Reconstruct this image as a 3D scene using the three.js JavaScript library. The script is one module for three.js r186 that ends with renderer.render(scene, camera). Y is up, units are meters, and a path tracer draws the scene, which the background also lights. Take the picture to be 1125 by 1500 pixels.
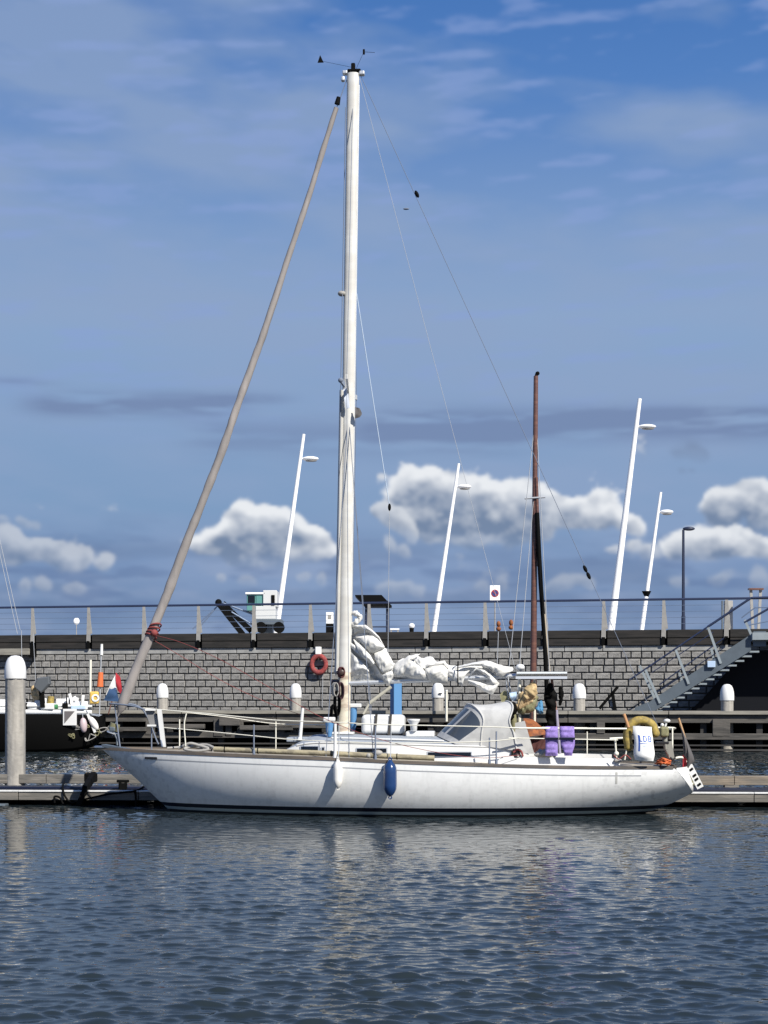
import * as THREE from 'three';
import { mergeGeometries, toCreasedNormals } from 'three/addons/utils/BufferGeometryUtils.js';
import { RoundedBoxGeometry } from 'three/addons/geometries/RoundedBoxGeometry.js';

// ───────────────────────── camera, sky, sun, exposure ─────────────────────────
const F = 2212, YH = 1018, CH = 2.27, CZ = 29.4;      // focal length and horizon in photo pixels, eye height, eye distance
const scene = new THREE.Scene();
const camera = new THREE.PerspectiveCamera(2 * Math.atan(750 / F) * 180 / Math.PI, 1125 / 1500, 0.1, 4000);
camera.position.set(0, CH, CZ);
camera.setViewOffset(1125, 1500, 0, 750 - YH, 1125, 1500);
camera.updateMatrixWorld();
const renderer = new THREE.WebGLRenderer({ antialias: true });
renderer.toneMapping = THREE.LinearToneMapping;
renderer.toneMappingExposure = 1.34;
scene.backgroundIntensity = scene.environmentIntensity = 1 / 1.34;
renderer.shadowMap.enabled = true;

const SUN = new THREE.Vector3(0.66, 0.92, 0.86).normalize();
const sun = new THREE.DirectionalLight(new THREE.Color(1.0, 0.95, 0.86), 5.0);
sun.name = 'sun';
sun.position.copy(SUN).multiplyScalar(120);
sun.castShadow = true; sun.shadow.radius = 1;
sun.shadow.mapSize.set(4096, 4096);
Object.assign(sun.shadow.camera, { left: -60, right: 60, top: 60, bottom: -60, near: 1, far: 400 });
scene.add(sun, sun.target);

// ───────────────────────── random numbers and noise ─────────────────────────
function rng(seed) { let s = seed | 0; return () => { s = (s + 0x6d2b79f5) | 0; let t = Math.imul(s ^ (s >>> 15), 1 | s); t = (t + Math.imul(t ^ (t >>> 7), 61 | t)) ^ t; return ((t ^ (t >>> 14)) >>> 0) / 4294967296; }; }
const TABLE = new Float32Array(65536); { const r = rng(7); for (let i = 0; i < 65536; i++) TABLE[i] = r(); }
const fade = (t) => t * t * t * (t * (t * 6 - 15) + 10);
function vnoise(x, y, px = 256, py = 256) {            // periodic value noise, 0..1
  const xi = Math.floor(x), yi = Math.floor(y), fx = fade(x - xi), fy = fade(y - yi);
  const x0 = ((xi % px) + px) % px, x1 = (x0 + 1) % px, y0 = ((yi % py) + py) % py, y1 = (y0 + 1) % py;
  const a = TABLE[(y0 << 8) + x0], b = TABLE[(y0 << 8) + x1], c = TABLE[(y1 << 8) + x0], d = TABLE[(y1 << 8) + x1];
  return a + (b - a) * fx + (c - a) * fy + (a - b - c + d) * fx * fy;
}
function fbm(x, y, oct = 4, px = 256, py = 256) {
  let s = 0, a = 0.5, t = 0;
  for (let i = 0; i < oct; i++) { s += a * vnoise(x + i * 17, y + i * 31, px, py); t += a; a *= 0.5; x *= 2; y *= 2; px = Math.min(256, px * 2); py = Math.min(256, py * 2); }
  return s / t;
}
const clamp = (x, a = 0, b = 1) => Math.min(b, Math.max(a, x));
const smooth = (a, b, x) => { const t = clamp((x - a) / (b - a)); return t * t * (3 - 2 * t); };
const mix = (a, b, t) => a + (b - a) * t;
const lin = (c) => { c /= 255; return c <= 0.04045 ? c / 12.92 : Math.pow((c + 0.055) / 1.055, 2.4); };
const rgbLin = (r, g, b) => [lin(r), lin(g), lin(b)];
const mix3 = (a, b, t) => [mix(a[0], b[0], t), mix(a[1], b[1], t), mix(a[2], b[2], t)];

// ───────────────────────── the sky: air and clouds, all round ─────────────────────────
{
  const W = 4096, H = 2048, data = new Float32Array(W * H * 4);
  const stops = [[0, rgbLin(121, 144, 178)], [3.2, rgbLin(118, 142, 178)], [5, rgbLin(121, 147, 186)], [7, rgbLin(127, 157, 194)], [11, rgbLin(134, 162, 200)], [14, rgbLin(139, 166, 203)], [18, rgbLin(118, 151, 199)], [22, rgbLin(84, 129, 192)], [26, rgbLin(68, 115, 182)], [45, rgbLin(52, 100, 175)], [90, rgbLin(40, 84, 158)]];
  const base = (el) => { for (let i = 1; i < stops.length; i++) if (el <= stops[i][0]) return mix3(stops[i - 1][1], stops[i][1], (el - stops[i - 1][0]) / (stops[i][0] - stops[i - 1][0])); return stops.at(-1)[1]; };
  // cumulus: [left, right, base, [[x, y, radius] of the billows]] in thousandths of a radian round the horizon (x to the right of the mole, y up)
  const clouds = [
    { b: 826, k: 1, p: [[316, 795, 34], [345, 768, 32], [372, 780, 36], [402, 772, 30], [430, 792, 36], [462, 803, 30], [482, 808, 22], [296, 800, 20], [360, 806, 36], [410, 808, 34]] },
    { b: 800, k: 1, p: [[600, 726, 36], [622, 708, 32], [640, 770, 42], [700, 775, 40], [760, 778, 36], [588, 752, 26], [652, 716, 30], [700, 720, 36], [742, 728, 34], [780, 742, 34], [815, 752, 34], [860, 755, 30], [888, 748, 28], [922, 768, 26], [650, 752, 38], [720, 764, 36], [800, 775, 26]] },
    { b: 792, k: .66, p: [[560, 752, 26], [590, 768, 26], [612, 782, 18]] },
    { b: 812, k: .5, p: [[570, 796, 16], [596, 800, 18]] },
    { b: 782, k: .8, p: [[1045, 735, 30], [1075, 738, 28], [1100, 732, 30], [1130, 735, 34], [1060, 758, 30], [1120, 762, 34]] },
    { b: 830, k: .85, p: [[1010, 792, 26], [1040, 796, 28], [1075, 800, 30], [1110, 804, 28], [1140, 806, 26], [985, 800, 18]] },
    { b: 846, k: .55, p: [[20, 806, 30], [55, 805, 28], [85, 808, 28], [115, 822, 24], [150, 824, 18], [0, 800, 30]] },
    { b: 772, k: .3, p: [[0, 768, 16], [30, 766, 14], [50, 768, 10]] },
    { b: 868, k: .4, p: [[40, 862, 16], [70, 858, 18], [110, 862, 16]] },
    { b: 866, k: .42, p: [[560, 862, 18], [575, 860, 16], [590, 852, 15], [610, 860, 14]] },
    { b: 872, k: .36, p: [[820, 862, 20], [840, 858, 20], [868, 852, 18], [915, 800, 14]] },
    { b: 858, k: .34, p: [[326, 850, 16], [366, 852, 18], [440, 848, 16], [470, 852, 14]] },
    { b: 862, k: .36, p: [[1000, 852, 18], [1060, 848, 24], [1110, 850, 20], [700, 856, 16], [735, 854, 18]] },
    { b: 820, k: .6, p: [[895, 806, 14], [925, 800, 19], [955, 806, 18]] },
    { b: 674, k: -1, p: [[985, 662, 15], [1008, 655, 22], [1032, 660, 20], [1020, 664, 18]] },
    { b: 700, k: -.7, p: [[990, 693, 10], [1005, 690, 9]] },
  ];
  const r = rng(41);
  for (let i = 0; i < 74; i++) {                        // the same kind of clouds the rest of the way round
    const x0 = 1400 + r() * (F * 2 * Math.PI - 2200), b = 700 + r() * 190, n = 4 + (r() * 6 | 0), p = []; let x = x0;
    for (let j = 0; j < n; j++) { p.push([x, b - 20 - r() * 40, 20 + r() * 22]); x += 18 + r() * 22; }
    clouds.push({ b, k: .4 + r() * .6, p });
  }
  for (const c of clouds) { c.x0 = Math.min(...c.p.map((q) => q[0] - q[2])) - 40; c.x1 = Math.max(...c.p.map((q) => q[0] + q[2])) + 40; c.y0 = Math.min(...c.p.map((q) => q[1] - q[2])) - 40; }
  const WHITE = rgbLin(236, 239, 243), SHADE = rgbLin(117, 136, 165), STREAK = rgbLin(116, 136, 174), VEIL = rgbLin(142, 164, 199), FULL = F * 2 * Math.PI;
  for (let j = 0; j < H; j++) {
    const el = ((j + 0.5) / H - 0.5) * Math.PI, deg = el * 180 / Math.PI;
    const b0 = base(Math.max(0, deg));
    for (let i = 0; i < W; i++) {
      if (i % 2 && (Math.abs(i - W / 4) > 400 || deg > 34)) { const o = (j * W + i) * 4; for (let k = 0; k < 4; k++) data[o + k] = data[o - 4 + k]; continue; }
      if (j % 2 && (Math.abs(i - W / 4) > 400 || deg > 34)) { const o = (j * W + i) * 4, p = o - W * 4; for (let k = 0; k < 4; k++) data[o + k] = data[p + k]; continue; }
      let az = ((i + 0.5) / W - 0.25) * 2 * Math.PI; if (az > Math.PI) az -= 2 * Math.PI;
      let c = b0;
      if (deg > -1) {
        const a1 = clamp(az, -0.4, 0.4), X0 = 562.5 + F * (Math.tan(a1) + (az - a1) * 1.18), X = X0 < -1200 ? X0 + FULL : X0, Y = YH - F * Math.tan(Math.min(el, 1.2)) / Math.cos(a1);
        const s = (az + Math.PI) * 40.7436654, t = deg;   // 40.74 * 2 pi = 256: the noise closes round the horizon
        // high veil
        const hole = Math.exp(-(((X - 900) / 300) ** 2) - (((Y - 40) / 120) ** 2)) + .55 * Math.exp(-(((X - 800) / 200) ** 2) - (((Y - 290) / 50) ** 2));
        let v = fbm(s * 0.25, t * 0.55 + s * .05, 5, 64) * 1.35 - 0.34 + (X < 600 && X > -400 ? 0.2 : 0) * smooth(620, 380, X) * smooth(620, 200, Y) * smooth(-260, 300, Y);
        v = clamp(v - hole * .5) * smooth(70, 24, deg);
        c = mix3(c, VEIL, clamp(v * 1.15, 0, .75));
        // fine wisps
        const wsp = smooth(.52, .8, fbm(s * .6 + 9, t * 2.6 - s * .22, 4, 256)) * smooth(8, 14, deg) * smooth(60, 26, deg);
        c = mix3(c, rgbLin(138, 162, 212), wsp * .55);
        if (deg < 16) {
          // flat grey streaks
          const nz = fbm(s * 0.45 + 3, t * 3.1, 4, 128), band = (yc, hh, xa, xb) => Math.exp(-(((Y - yc) / hh) ** 2)) * smooth(xa - 60, xa + 40, X) * smooth(xb + 60, xb - 40, X);
          let k = 1.25 * band(592, 15, 60, 330) + .8 * band(585, 9, 330, 400) + .7 * band(560, 6, -200, 60) + 1.0 * band(622, 22, 560, 1400) + .55 * band(640, 26, 290, 760) + .6 * band(606, 10, 840, 1400);
          if (X > 1500 || X < -300) k += .8 * Math.exp(-(((Y - 600) / 30) ** 2)) * smooth(.45, .65, fbm(s * .1, 2, 2, 25));
          c = mix3(c, STREAK, clamp(k * smooth(.18, .6, nz) * 1.1, 0, .85));
          // a low bank of pale cloud near the horizon
          const low = smooth(.46, .72, fbm(s * 0.55, t * 1.9 + 5, 5, 140)) * smooth(6.4, 4.2, deg);
          c = mix3(c, rgbLin(146, 163, 194), low * .5);
          const low2 = smooth(.5, .74, fbm(s * 0.7 + 50, t * 2.4 + 15, 4, 179)) * smooth(7.4, 4.2, deg);
          c = mix3(c, rgbLin(100, 123, 164), low2 * .5);
          const bank = smooth(.36, .62, fbm(s * 0.32 + 21, t * 1.1 + 2, 4, 81)) * smooth(6.6, 5, deg) * smooth(2.2, 3.4, deg); c = mix3(c, rgbLin(108, 130, 166), bank * .5);
          for (const q of clouds) {
            if (X < q.x0 || X > q.x1 || Y > q.b + 36 || Y < q.y0) continue;
            const body = (x, y) => { let f = 0, up = 0; for (const [cx, cy, cr] of q.p) { const dx = (x - cx) / cr, dy = (y - cy) * 1.1 / cr, e = dx * dx + dy * dy; if (e < 4) f += Math.exp(-1.9 * e); } return Math.min(f, 1.5) ; };
            const wx = 34 * (fbm(X / 70 + 7, Y / 60, 2) - .5), wy = 26 * (fbm(X / 60 + 90, Y / 55, 2) - .5);
            const dens = (x, y) => body(x + wx, y + wy) + .62 * (fbm(x / 52 + 11, y / 44, 3) - .5);
            const d0 = dens(X, Y); if (d0 < -.05) continue;
            const fine = .30 * (fbm(X / 14, Y / 12, 3) - .5);
            const under = smooth(q.b + 26 + 30 * (fbm(X / 60, 3, 2) - .5), q.b - 26, Y + 14 * (fbm(X / 30, Y / 14, 2) - .5));
            let a = smooth(q.k < 0 ? .05 : .2, q.k < 0 ? .9 : mix(.62, .36, smooth(q.b - 10, q.b - 60, Y)), d0 + fine) * under;
            if (a <= 0) continue;
            let depth = 0; for (let k = 1; k <= 9; k++) { const t = dens(X + k * 3.6, Y - k * 7.5); depth += clamp((t - .3) * 2.2); }
            const em = fbm((X + 6) / 24, (Y - 9) / 20, 3) - fbm((X - 5) / 24, (Y + 8) / 20, 3);
            let light = clamp(.03 + 1.0 * Math.exp(-depth * .4) - .75 * em + .22 * (fbm(X / 60, Y / 26 + 5, 3) - .5));
            if (q.k < 0) { c = mix3(c, rgbLin(116, 134, 164), a * .6 * -q.k); continue; }
            light = mix(light * .45, light, smooth(.3, 1, q.k));
            a *= mix(.55, 1, smooth(.3, .8, q.k));
            c = mix3(c, mix3(SHADE, WHITE, light), a * .97);
          }
        }
      }
      const o = (j * W + i) * 4;
      data[o] = c[0]; data[o + 1] = c[1]; data[o + 2] = c[2]; data[o + 3] = 1;
    }
  }
  const sky = new THREE.DataTexture(data, W, H, THREE.RGBAFormat, THREE.FloatType);
  sky.mapping = THREE.EquirectangularReflectionMapping; sky.magFilter = sky.minFilter = THREE.LinearFilter; sky.wrapS = THREE.RepeatWrapping; sky.needsUpdate = true;
  scene.background = sky; scene.environment = sky;
}

// ───────────────────────── textures and materials ─────────────────────────
function tex(w, h, fn, srgb = true, su = 1, sv = 1) {
  const d = new Uint8Array(w * h * 4), enc = (x) => { x = clamp(x); return srgb ? 255 * (x <= 0.0031308 ? 12.92 * x : 1.055 * Math.pow(x, 1 / 2.4) - 0.055) : 255 * x; };
  for (let j = 0; j < h; j++) for (let i = 0; i < w; i++) { let c = fn(i / w, j / h); if (!Array.isArray(c)) c = [c, c, c]; const o = (j * w + i) * 4; d[o] = enc(c[0]); d[o + 1] = enc(c[1]); d[o + 2] = enc(c[2]); d[o + 3] = 255; }
  const t = new THREE.DataTexture(d, w, h); t.wrapS = t.wrapT = THREE.RepeatWrapping; t.magFilter = THREE.LinearFilter; t.minFilter = THREE.LinearMipmapLinearFilter; t.generateMipmaps = true;
  if (srgb) t.colorSpace = THREE.SRGBColorSpace; t.repeat.set(su, sv); t.needsUpdate = true; return t;
}
const patchy = (base, amt, fx = 8, fy = 8, alt = null) => (u, v) => {      // coarse and fine noise round a base colour
  const n = fbm(u * fx, v * fy, 4, fx, fy), g = vnoise(u * 120, v * 120, 120, 120), k = 1 + amt * 2 * (n - .5) + amt * .6 * (g - .5);
  const c = alt ? mix3(base, alt, smooth(.45, .75, fbm(u * fx + 40, v * fy + 11, 3, fx, fy))) : base; return [c[0] * k, c[1] * k, c[2] * k];
};
const grain = (base, alt, amt = .3) => (u, v) => {                          // wood: streaks along u
  const n = fbm(u * 3, v * 40, 4, 3, 40), m = fbm(u * 5 + 30, v * 9, 3, 5, 9), k = 1 + amt * 2 * (n - .5); const c = mix3(base, alt, smooth(.35, .7, m)); return [c[0] * k, c[1] * k, c[2] * k];
};
const upright = (m) => { for (const k of ['map', 'bumpMap']) if (m[k]) { m[k].rotation = Math.PI / 2; m[k].needsUpdate = true; } return m; };
const std = (o) => new THREE.MeshStandardMaterial(o), phys = (o) => new THREE.MeshPhysicalMaterial(o);
const col = (r, g, b) => new THREE.Color().setRGB(r, g, b);
const plain = (r, g, b, rough = .6, metal = 0) => std({ color: col(r, g, b), roughness: rough, metalness: metal });
const noiseBump = tex(256, 256, (u, v) => fbm(u * 16, v * 16, 5, 16, 16), false);
const textured = (fn, su, sv, rough, bump = 0, o = {}) => std({ map: tex(192, 192, fn, true, su, sv), roughness: rough, ...(bump ? { bumpMap: (() => { const b = noiseBump.clone(); b.repeat.set(su * 1.7, sv * 1.7); b.needsUpdate = true; return b; })(), bumpScale: bump } : {}), ...o });
const M = {};
M.gel = phys({ roughness: .3, clearcoat: .35, clearcoatRoughness: .12, map: (() => {
  const t = tex(2048, 256, (u, v) => {
    const x = u * 12 - 6, y = v * 1.4; let k = 1 - .05 * fbm(u * 60, v * 4, 3, 60, 4) - .05 * smooth(.5, .8, fbm(u * 220, v * 7 + 5, 3, 220, 7));
    const st = smooth(.5, .72, fbm(u * 150 + 7, v * 18, 4, 150, 18)) * smooth(-3.2, -5, x), mot = smooth(.53, .7, fbm(u * 120, v * 22 + 9, 4, 120, 22));
    k -= .17 * st + .10 * mot * clamp(1.1 - y * 1.1) + .10 * mot * smooth(3.4, 5, x);
    return [.78 * k, .785 * k, .775 * k];
  }); return t; })() });
M.white = phys({ color: col(.72, .72, .70), roughness: .35, clearcoat: .3, clearcoatRoughness: .2, map: tex(128, 128, patchy([.95, .95, .95], .06, 6, 6), true, .8, .8) });
M.navy = plain(.008, .01, .022, .3); M.pale = plain(.34, .4, .4, .4); M.antifoul = plain(.02, .022, .025, .7);
M.teak = textured(grain([.105, .085, .068], [.07, .062, .055], .3), .6, .6, .75);
M.tan = textured(patchy([.33, .29, .19], .25, 6, 10, [.23, .20, .14]), 1.2, 1.2, .8, .004);
M.deckgrey = textured(patchy([.27, .30, .34], .1, 8, 8), 1, 1, .8, .002);
M.dark = plain(.012, .012, .014, .5); M.glass = phys({ color: col(.006, .008, .012), roughness: .08, ior: 1.5 });
M.black = phys({ color: col(.005, .005, .005), roughness: .7, specularIntensity: .12 }); M.rubber = phys({ color: col(.006, .006, .006), roughness: .9, specularIntensity: .1 });
M.mast = phys({ color: col(.86, .85, .825), roughness: .42, clearcoat: .15, map: tex(256, 256, grain([.72, .72, .70], [.64, .63, .60], .08), true, .3, .3) });
M.mastLow = textured(patchy([.62, .57, .46], .2, 4, 10, [.42, .34, .27]), 1, 1, .5);
M.pole = textured(patchy([.45, .44, .41], .1, 4, 10), 1, .5, .45);
M.genoa = upright(textured(grain([.30, .275, .262], [.25, .23, .22], .16), .25, .35, .85, .004));
M.steel = plain(.62, .62, .6, .28, 1); M.alu = plain(.62, .64, .66, .4, .6);
M.line = plain(.36, .38, .41, .85); M.wire = plain(.15, .18, .24, .8); M.rail = plain(.72, .70, .60, .45);
M.sail = std({ map: tex(256, 256, patchy([.66, .655, .63], .08, 6, 6, [.59, .58, .545]), true, .8, .8), roughness: .8, side: THREE.DoubleSide });
M.canvas = std({ map: tex(256, 256, patchy([.50, .50, .485], .1, 6, 6, [.43, .43, .42]), true, 1, 1), roughness: .9, side: THREE.DoubleSide });
M.vinyl = phys({ color: col(.06, .075, .095), roughness: .12, ior: 1.45, side: THREE.DoubleSide });
M.red = plain(.36, .03, .025, .7); M.redrope = plain(.22, .045, .042, .8); M.blue = plain(.09, .23, .44, .5); M.navyblue = phys({ color: col(.012, .04, .13), roughness: .22, clearcoat: .6 });
M.fender = phys({ color: col(.74, .72, .68), roughness: .35, clearcoat: .3 });
M.lilac = textured(patchy([.31, .22, .57], .22, 6, 6, [.24, .17, .46]), 3, 3, .85, .004); M.ochre = textured(patchy([.34, .25, .06], .3, 6, 6, [.24, .18, .06]), 3, 3, .75);
M.bag = plain(.8, .8, .79, .6); M.tanbag = textured(patchy([.55, .40, .22], .2, 6, 6, [.36, .27, .14]), 2, 2, .9); M.rust = textured(patchy([.26, .085, .025], .3, 5, 5, [.15, .05, .02]), 2, 2, .8);
M.olive = textured(patchy([.20, .19, .10], .3, 8, 8), 4, 4, .6); M.orange = plain(.62, .14, .04, .7); M.yellow = plain(.7, .45, .1, .6); M.skyblue = plain(.45, .58, .75, .8);
M.stone = [[.265, .258, .245], [.25, .244, .233], [.285, .277, .262], [.235, .231, .223]].map((c) => textured(patchy(c, .3, 8, 8, c.map((x) => x * .8)), .9, .9, .9, .012));
M.mortar = textured(patchy([.10, .098, .095], .3), .7, .7, .95); M.coping = textured(patchy([.3, .3, .29], .2, 8, 8), .5, .5, .9, .006);
M.tarred = textured(grain([.014, .013, .012], [.024, .021, .019], .45), .3, 1.2, .85); M.jetty = textured(grain([.06, .057, .052], [.10, .092, .082], .4), .3, 1.1, .85, .004); M.jettytop = textured(grain([.27, .255, .215], [.2, .19, .165], .3), .3, 1.1, .85);
M.jettydark = textured(grain([.03, .03, .03], [.045, .042, .04], .4), .3, 1.1, .85);
M.pileW = upright(textured(grain([.35, .33, .295], [.29, .275, .25], .2), .6, .5, .85, .006)); M.cap = plain(.72, .72, .71, .55);
M.plank = textured(grain([.185, .17, .148], [.125, .118, .105], .4), .4, 1.3, .85, .004); M.plankwarm = textured(grain([.23, .19, .145], [.165, .145, .12], .4), .4, 1.3, .85, .004);
M.deckdark = textured(grain([.018, .024, .04], [.03, .034, .05], .4), .5, 2, .8); M.edge = textured(patchy([.6, .6, .58], .2), 1, 1, .6);
M.steelgrey = textured(patchy([.095, .118, .14], .12, 6, 6), .6, .6, .5, .001); M.steelpale = textured(patchy([.27, .31, .33], .1, 6, 6), .8, .8, .5); M.stairshade = phys({ color: col(.007, .008, .011), roughness: .7, specularIntensity: .3 });  // the last, near-black, is shade under the stairs put into a colour
M.railnavy = plain(.02, .03, .07, .45); M.cable = plain(.16, .21, .30, .5, .3); M.postgrey = textured(patchy([.30, .29, .27], .15), 1, 1, .6);
M.lampwhite = plain(.86, .86, .85, .4); M.lampnavy = plain(.015, .022, .05, .45);
M.varnish = textured(grain([.16, .075, .055], [.115, .055, .045], .3), 1, 2, .35); M.concrete = textured(patchy([.36, .35, .33], .15), .4, .4, .9); M.paving = textured(patchy([.3, .29, .28], .15, 10, 10), .2, .2, .95);
M.craneGreen = plain(.10, .26, .24, .4); M.brick = M.stone;
M.flagred = std({ color: col(.36, .02, .03), roughness: .85, side: THREE.DoubleSide }); M.flagwhite = std({ color: col(.74, .74, .73), roughness: .85, side: THREE.DoubleSide }); M.flagblue = std({ color: col(.03, .075, .17), roughness: .85, side: THREE.DoubleSide }); M.flagdark = std({ map: tex(128, 128, patchy([.09, .085, .085], .3, 4, 4), true, 1, 1), roughness: .9, side: THREE.DoubleSide });

// ───────────────────────── helpers ─────────────────────────
const V = (x, y, z) => new THREE.Vector3(x, y, z);
const used = new Map();
function numbered(n) { const k = used.get(n) ?? 0; used.set(n, k + 1); return k ? n + '_' + String(k).padStart(3, '0') : n; }
function at(px, py, d) { return V((px - 562.5) * d / F, CH + (YH - py) * d / F, CZ - d); }
function uvMetres(g) {                                  // texture coordinates in metres, by the face's main direction
  const n = g.index ? g.toNonIndexed() : g; n.computeVertexNormals === undefined; const p = n.attributes.position; if (!n.attributes.normal) n.computeVertexNormals();
  const uv = new Float32Array(p.count * 2), a = V(), b = V(), c = V();
  for (let i = 0; i < p.count; i += 3) {
    a.fromBufferAttribute(p, i); b.fromBufferAttribute(p, i + 1); c.fromBufferAttribute(p, i + 2); const m = b.clone().sub(a).cross(c.clone().sub(a)); const X = Math.abs(m.x), Y = Math.abs(m.y), Z = Math.abs(m.z);
    [a, b, c].forEach((q, k) => { const [u, v] = Y >= X && Y >= Z ? [q.x, q.z] : X >= Z ? [q.z, q.y] : [q.x, q.y]; uv[(i + k) * 2] = u; uv[(i + k) * 2 + 1] = v; });
  }
  n.setAttribute('uv', new THREE.BufferAttribute(uv, 2)); return n;
}
function joined(geos, keepUV) { const list = (Array.isArray(geos) ? geos : [geos]).map((g) => { if (keepUV) return g.index ? g.toNonIndexed() : g; const n = uvMetres(g); for (const k of Object.keys(n.attributes)) if (!['position', 'normal', 'uv'].includes(k)) n.deleteAttribute(k); return n; }); return list.length === 1 ? list[0] : mergeGeometries(list); }
function part(name, geos, m, parent, label, keepUV) {
  const o = new THREE.Mesh(joined(geos, keepUV), m); o.name = numbered(name); o.castShadow = o.receiveShadow = true; parent.add(o); if (label) o.userData.label = label; return o;
}
function thing(name, label, category, pos = V(0, 0, 0), turn = 0, group) {
  const o = new THREE.Group(); o.name = numbered(name); o.position.copy(pos); o.rotation.y = turn; o.userData = { label, category }; if (group) o.userData.group = group; scene.add(o); o.updateMatrixWorld(true); return o;
}
function tag(o, label, category, group) { Object.assign(o.userData, { label, category }); if (group) o.userData.group = group; return o; }
function struct(name, geos, m, label) { const o = part(name, geos, m, scene); o.userData.kind = 'structure'; if (label) o.userData.label = label; return o; }
// where the line of sight through a pixel meets the plane z = depth of a thing's own axes
function seen(o) { o.updateMatrixWorld(true); const inv = o.matrixWorld.clone().invert(), c = camera.position.clone().applyMatrix4(inv); return (px, py, z) => { const q = V((px - 562.5) / F, (YH - py) / F, -1).transformDirection(inv); return c.clone().addScaledVector(q, (z - c.z) / q.z); }; }
const local = (o) => { const inv = o.matrixWorld.clone().invert(); return (v) => v.clone().applyMatrix4(inv); };
const box = (w, h, d, x = 0, y = 0, z = 0, r = 0) => (r ? new RoundedBoxGeometry(w, h, d, 2, r) : new THREE.BoxGeometry(w, h, d)).translate(x, y, z);
function along(g, a, b) { const d = b.clone().sub(a), q = new THREE.Quaternion().setFromUnitVectors(V(0, 1, 0), d.clone().normalize()); return g.applyQuaternion(q).translate((a.x + b.x) / 2, (a.y + b.y) / 2, (a.z + b.z) / 2); }
const bar = (a, b, r0, r1 = r0, n = 8) => along(new THREE.CylinderGeometry(r1, r0, a.distanceTo(b), n), a, b);
function beam(a, b, w, h) {                             // a rectangular bar: w across, h in the upright direction
  const d = b.clone().sub(a), L = d.length(), x = d.clone().normalize(), s = Math.abs(x.y) > .98 ? V(0, 0, 1) : V(0, 1, 0).cross(x).normalize().multiplyScalar(-1), u = x.clone().cross(s).multiplyScalar(-1).normalize();
  const m = new THREE.Matrix4().makeBasis(x, u, x.clone().cross(u)); m.setPosition(a.clone().add(b).multiplyScalar(.5)); return new THREE.BoxGeometry(L, h, w).applyMatrix4(m);
}
const tube = (pts, r, seg = 0, rad = 6, closed = false) => new THREE.TubeGeometry(new THREE.CatmullRomCurve3(pts, closed), seg || pts.length * 8, r, rad, closed);
const lathe = (pts, n = 20) => new THREE.LatheGeometry(pts.map(([r, y]) => new THREE.Vector2(r, y)), n);
function grid(rows, smoothIt = true) {                  // a sheet through rows of points
  const nj = rows.length, ni = rows[0].length, p = [], idx = [], uv = [];
  rows.forEach((r, j) => r.forEach((q, i) => { p.push(q.x, q.y, q.z); uv.push(i / (ni - 1), j / (nj - 1)); }));
  for (let j = 0; j + 1 < nj; j++) for (let i = 0; i + 1 < ni; i++) { const a = j * ni + i; idx.push(a, a + 1, a + ni, a + 1, a + ni + 1, a + ni); }
  const g = new THREE.BufferGeometry(); g.setAttribute('position', new THREE.Float32BufferAttribute(p, 3)); g.setAttribute('uv', new THREE.Float32BufferAttribute(uv, 2)); g.setIndex(idx);
  const h = smoothIt ? g : g.toNonIndexed(); h.computeVertexNormals(); return h;
}
const cat = (p, t) => { const n = p.length - 1, k = clamp(Math.floor(t * n), 0, n - 1), f = t * n - k, g = (i) => p[clamp(i, 0, n)], a = g(k - 1), b = g(k), c = g(k + 1), d = g(k + 2); return b + .5 * f * (c - a + f * (2 * a - 5 * b + 4 * c - d + f * (3 * (b - c) + d - a))); };
const curve = (pts) => (x) => { let i = 0; while (i < pts.length - 2 && x > pts[i + 1][0]) i++; const [x0, y0] = pts[i], [x1, y1] = pts[i + 1], h = x1 - x0, s = (k) => { const a = pts[clamp(k - 1, 0, pts.length - 1)], b = pts[clamp(k + 1, 0, pts.length - 1)]; return (b[1] - a[1]) / (b[0] - a[0]); }; const t = clamp((x - x0) / h), m0 = s(i) * h, m1 = s(i + 1) * h; return y0 * (2 * t ** 3 - 3 * t * t + 1) + m0 * (t ** 3 - 2 * t * t + t) + y1 * (3 * t * t - 2 * t ** 3) + m1 * (t ** 3 - t * t); };
const plate = (pts, depth, bevel = 0) => new THREE.ExtrudeGeometry(new THREE.Shape(pts.map(([x, y]) => new THREE.Vector2(x, y))), { depth, bevelEnabled: bevel > 0, bevelSize: bevel, bevelThickness: bevel, bevelSegments: 1 });
const ball = (r, sx = 1, sy = 1, sz = 1, n = 16) => new THREE.SphereGeometry(r, n, Math.ceil(n * .7)).scale(sx, sy, sz);
const moved = (g, v) => g.translate(v.x, v.y, v.z);
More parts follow.
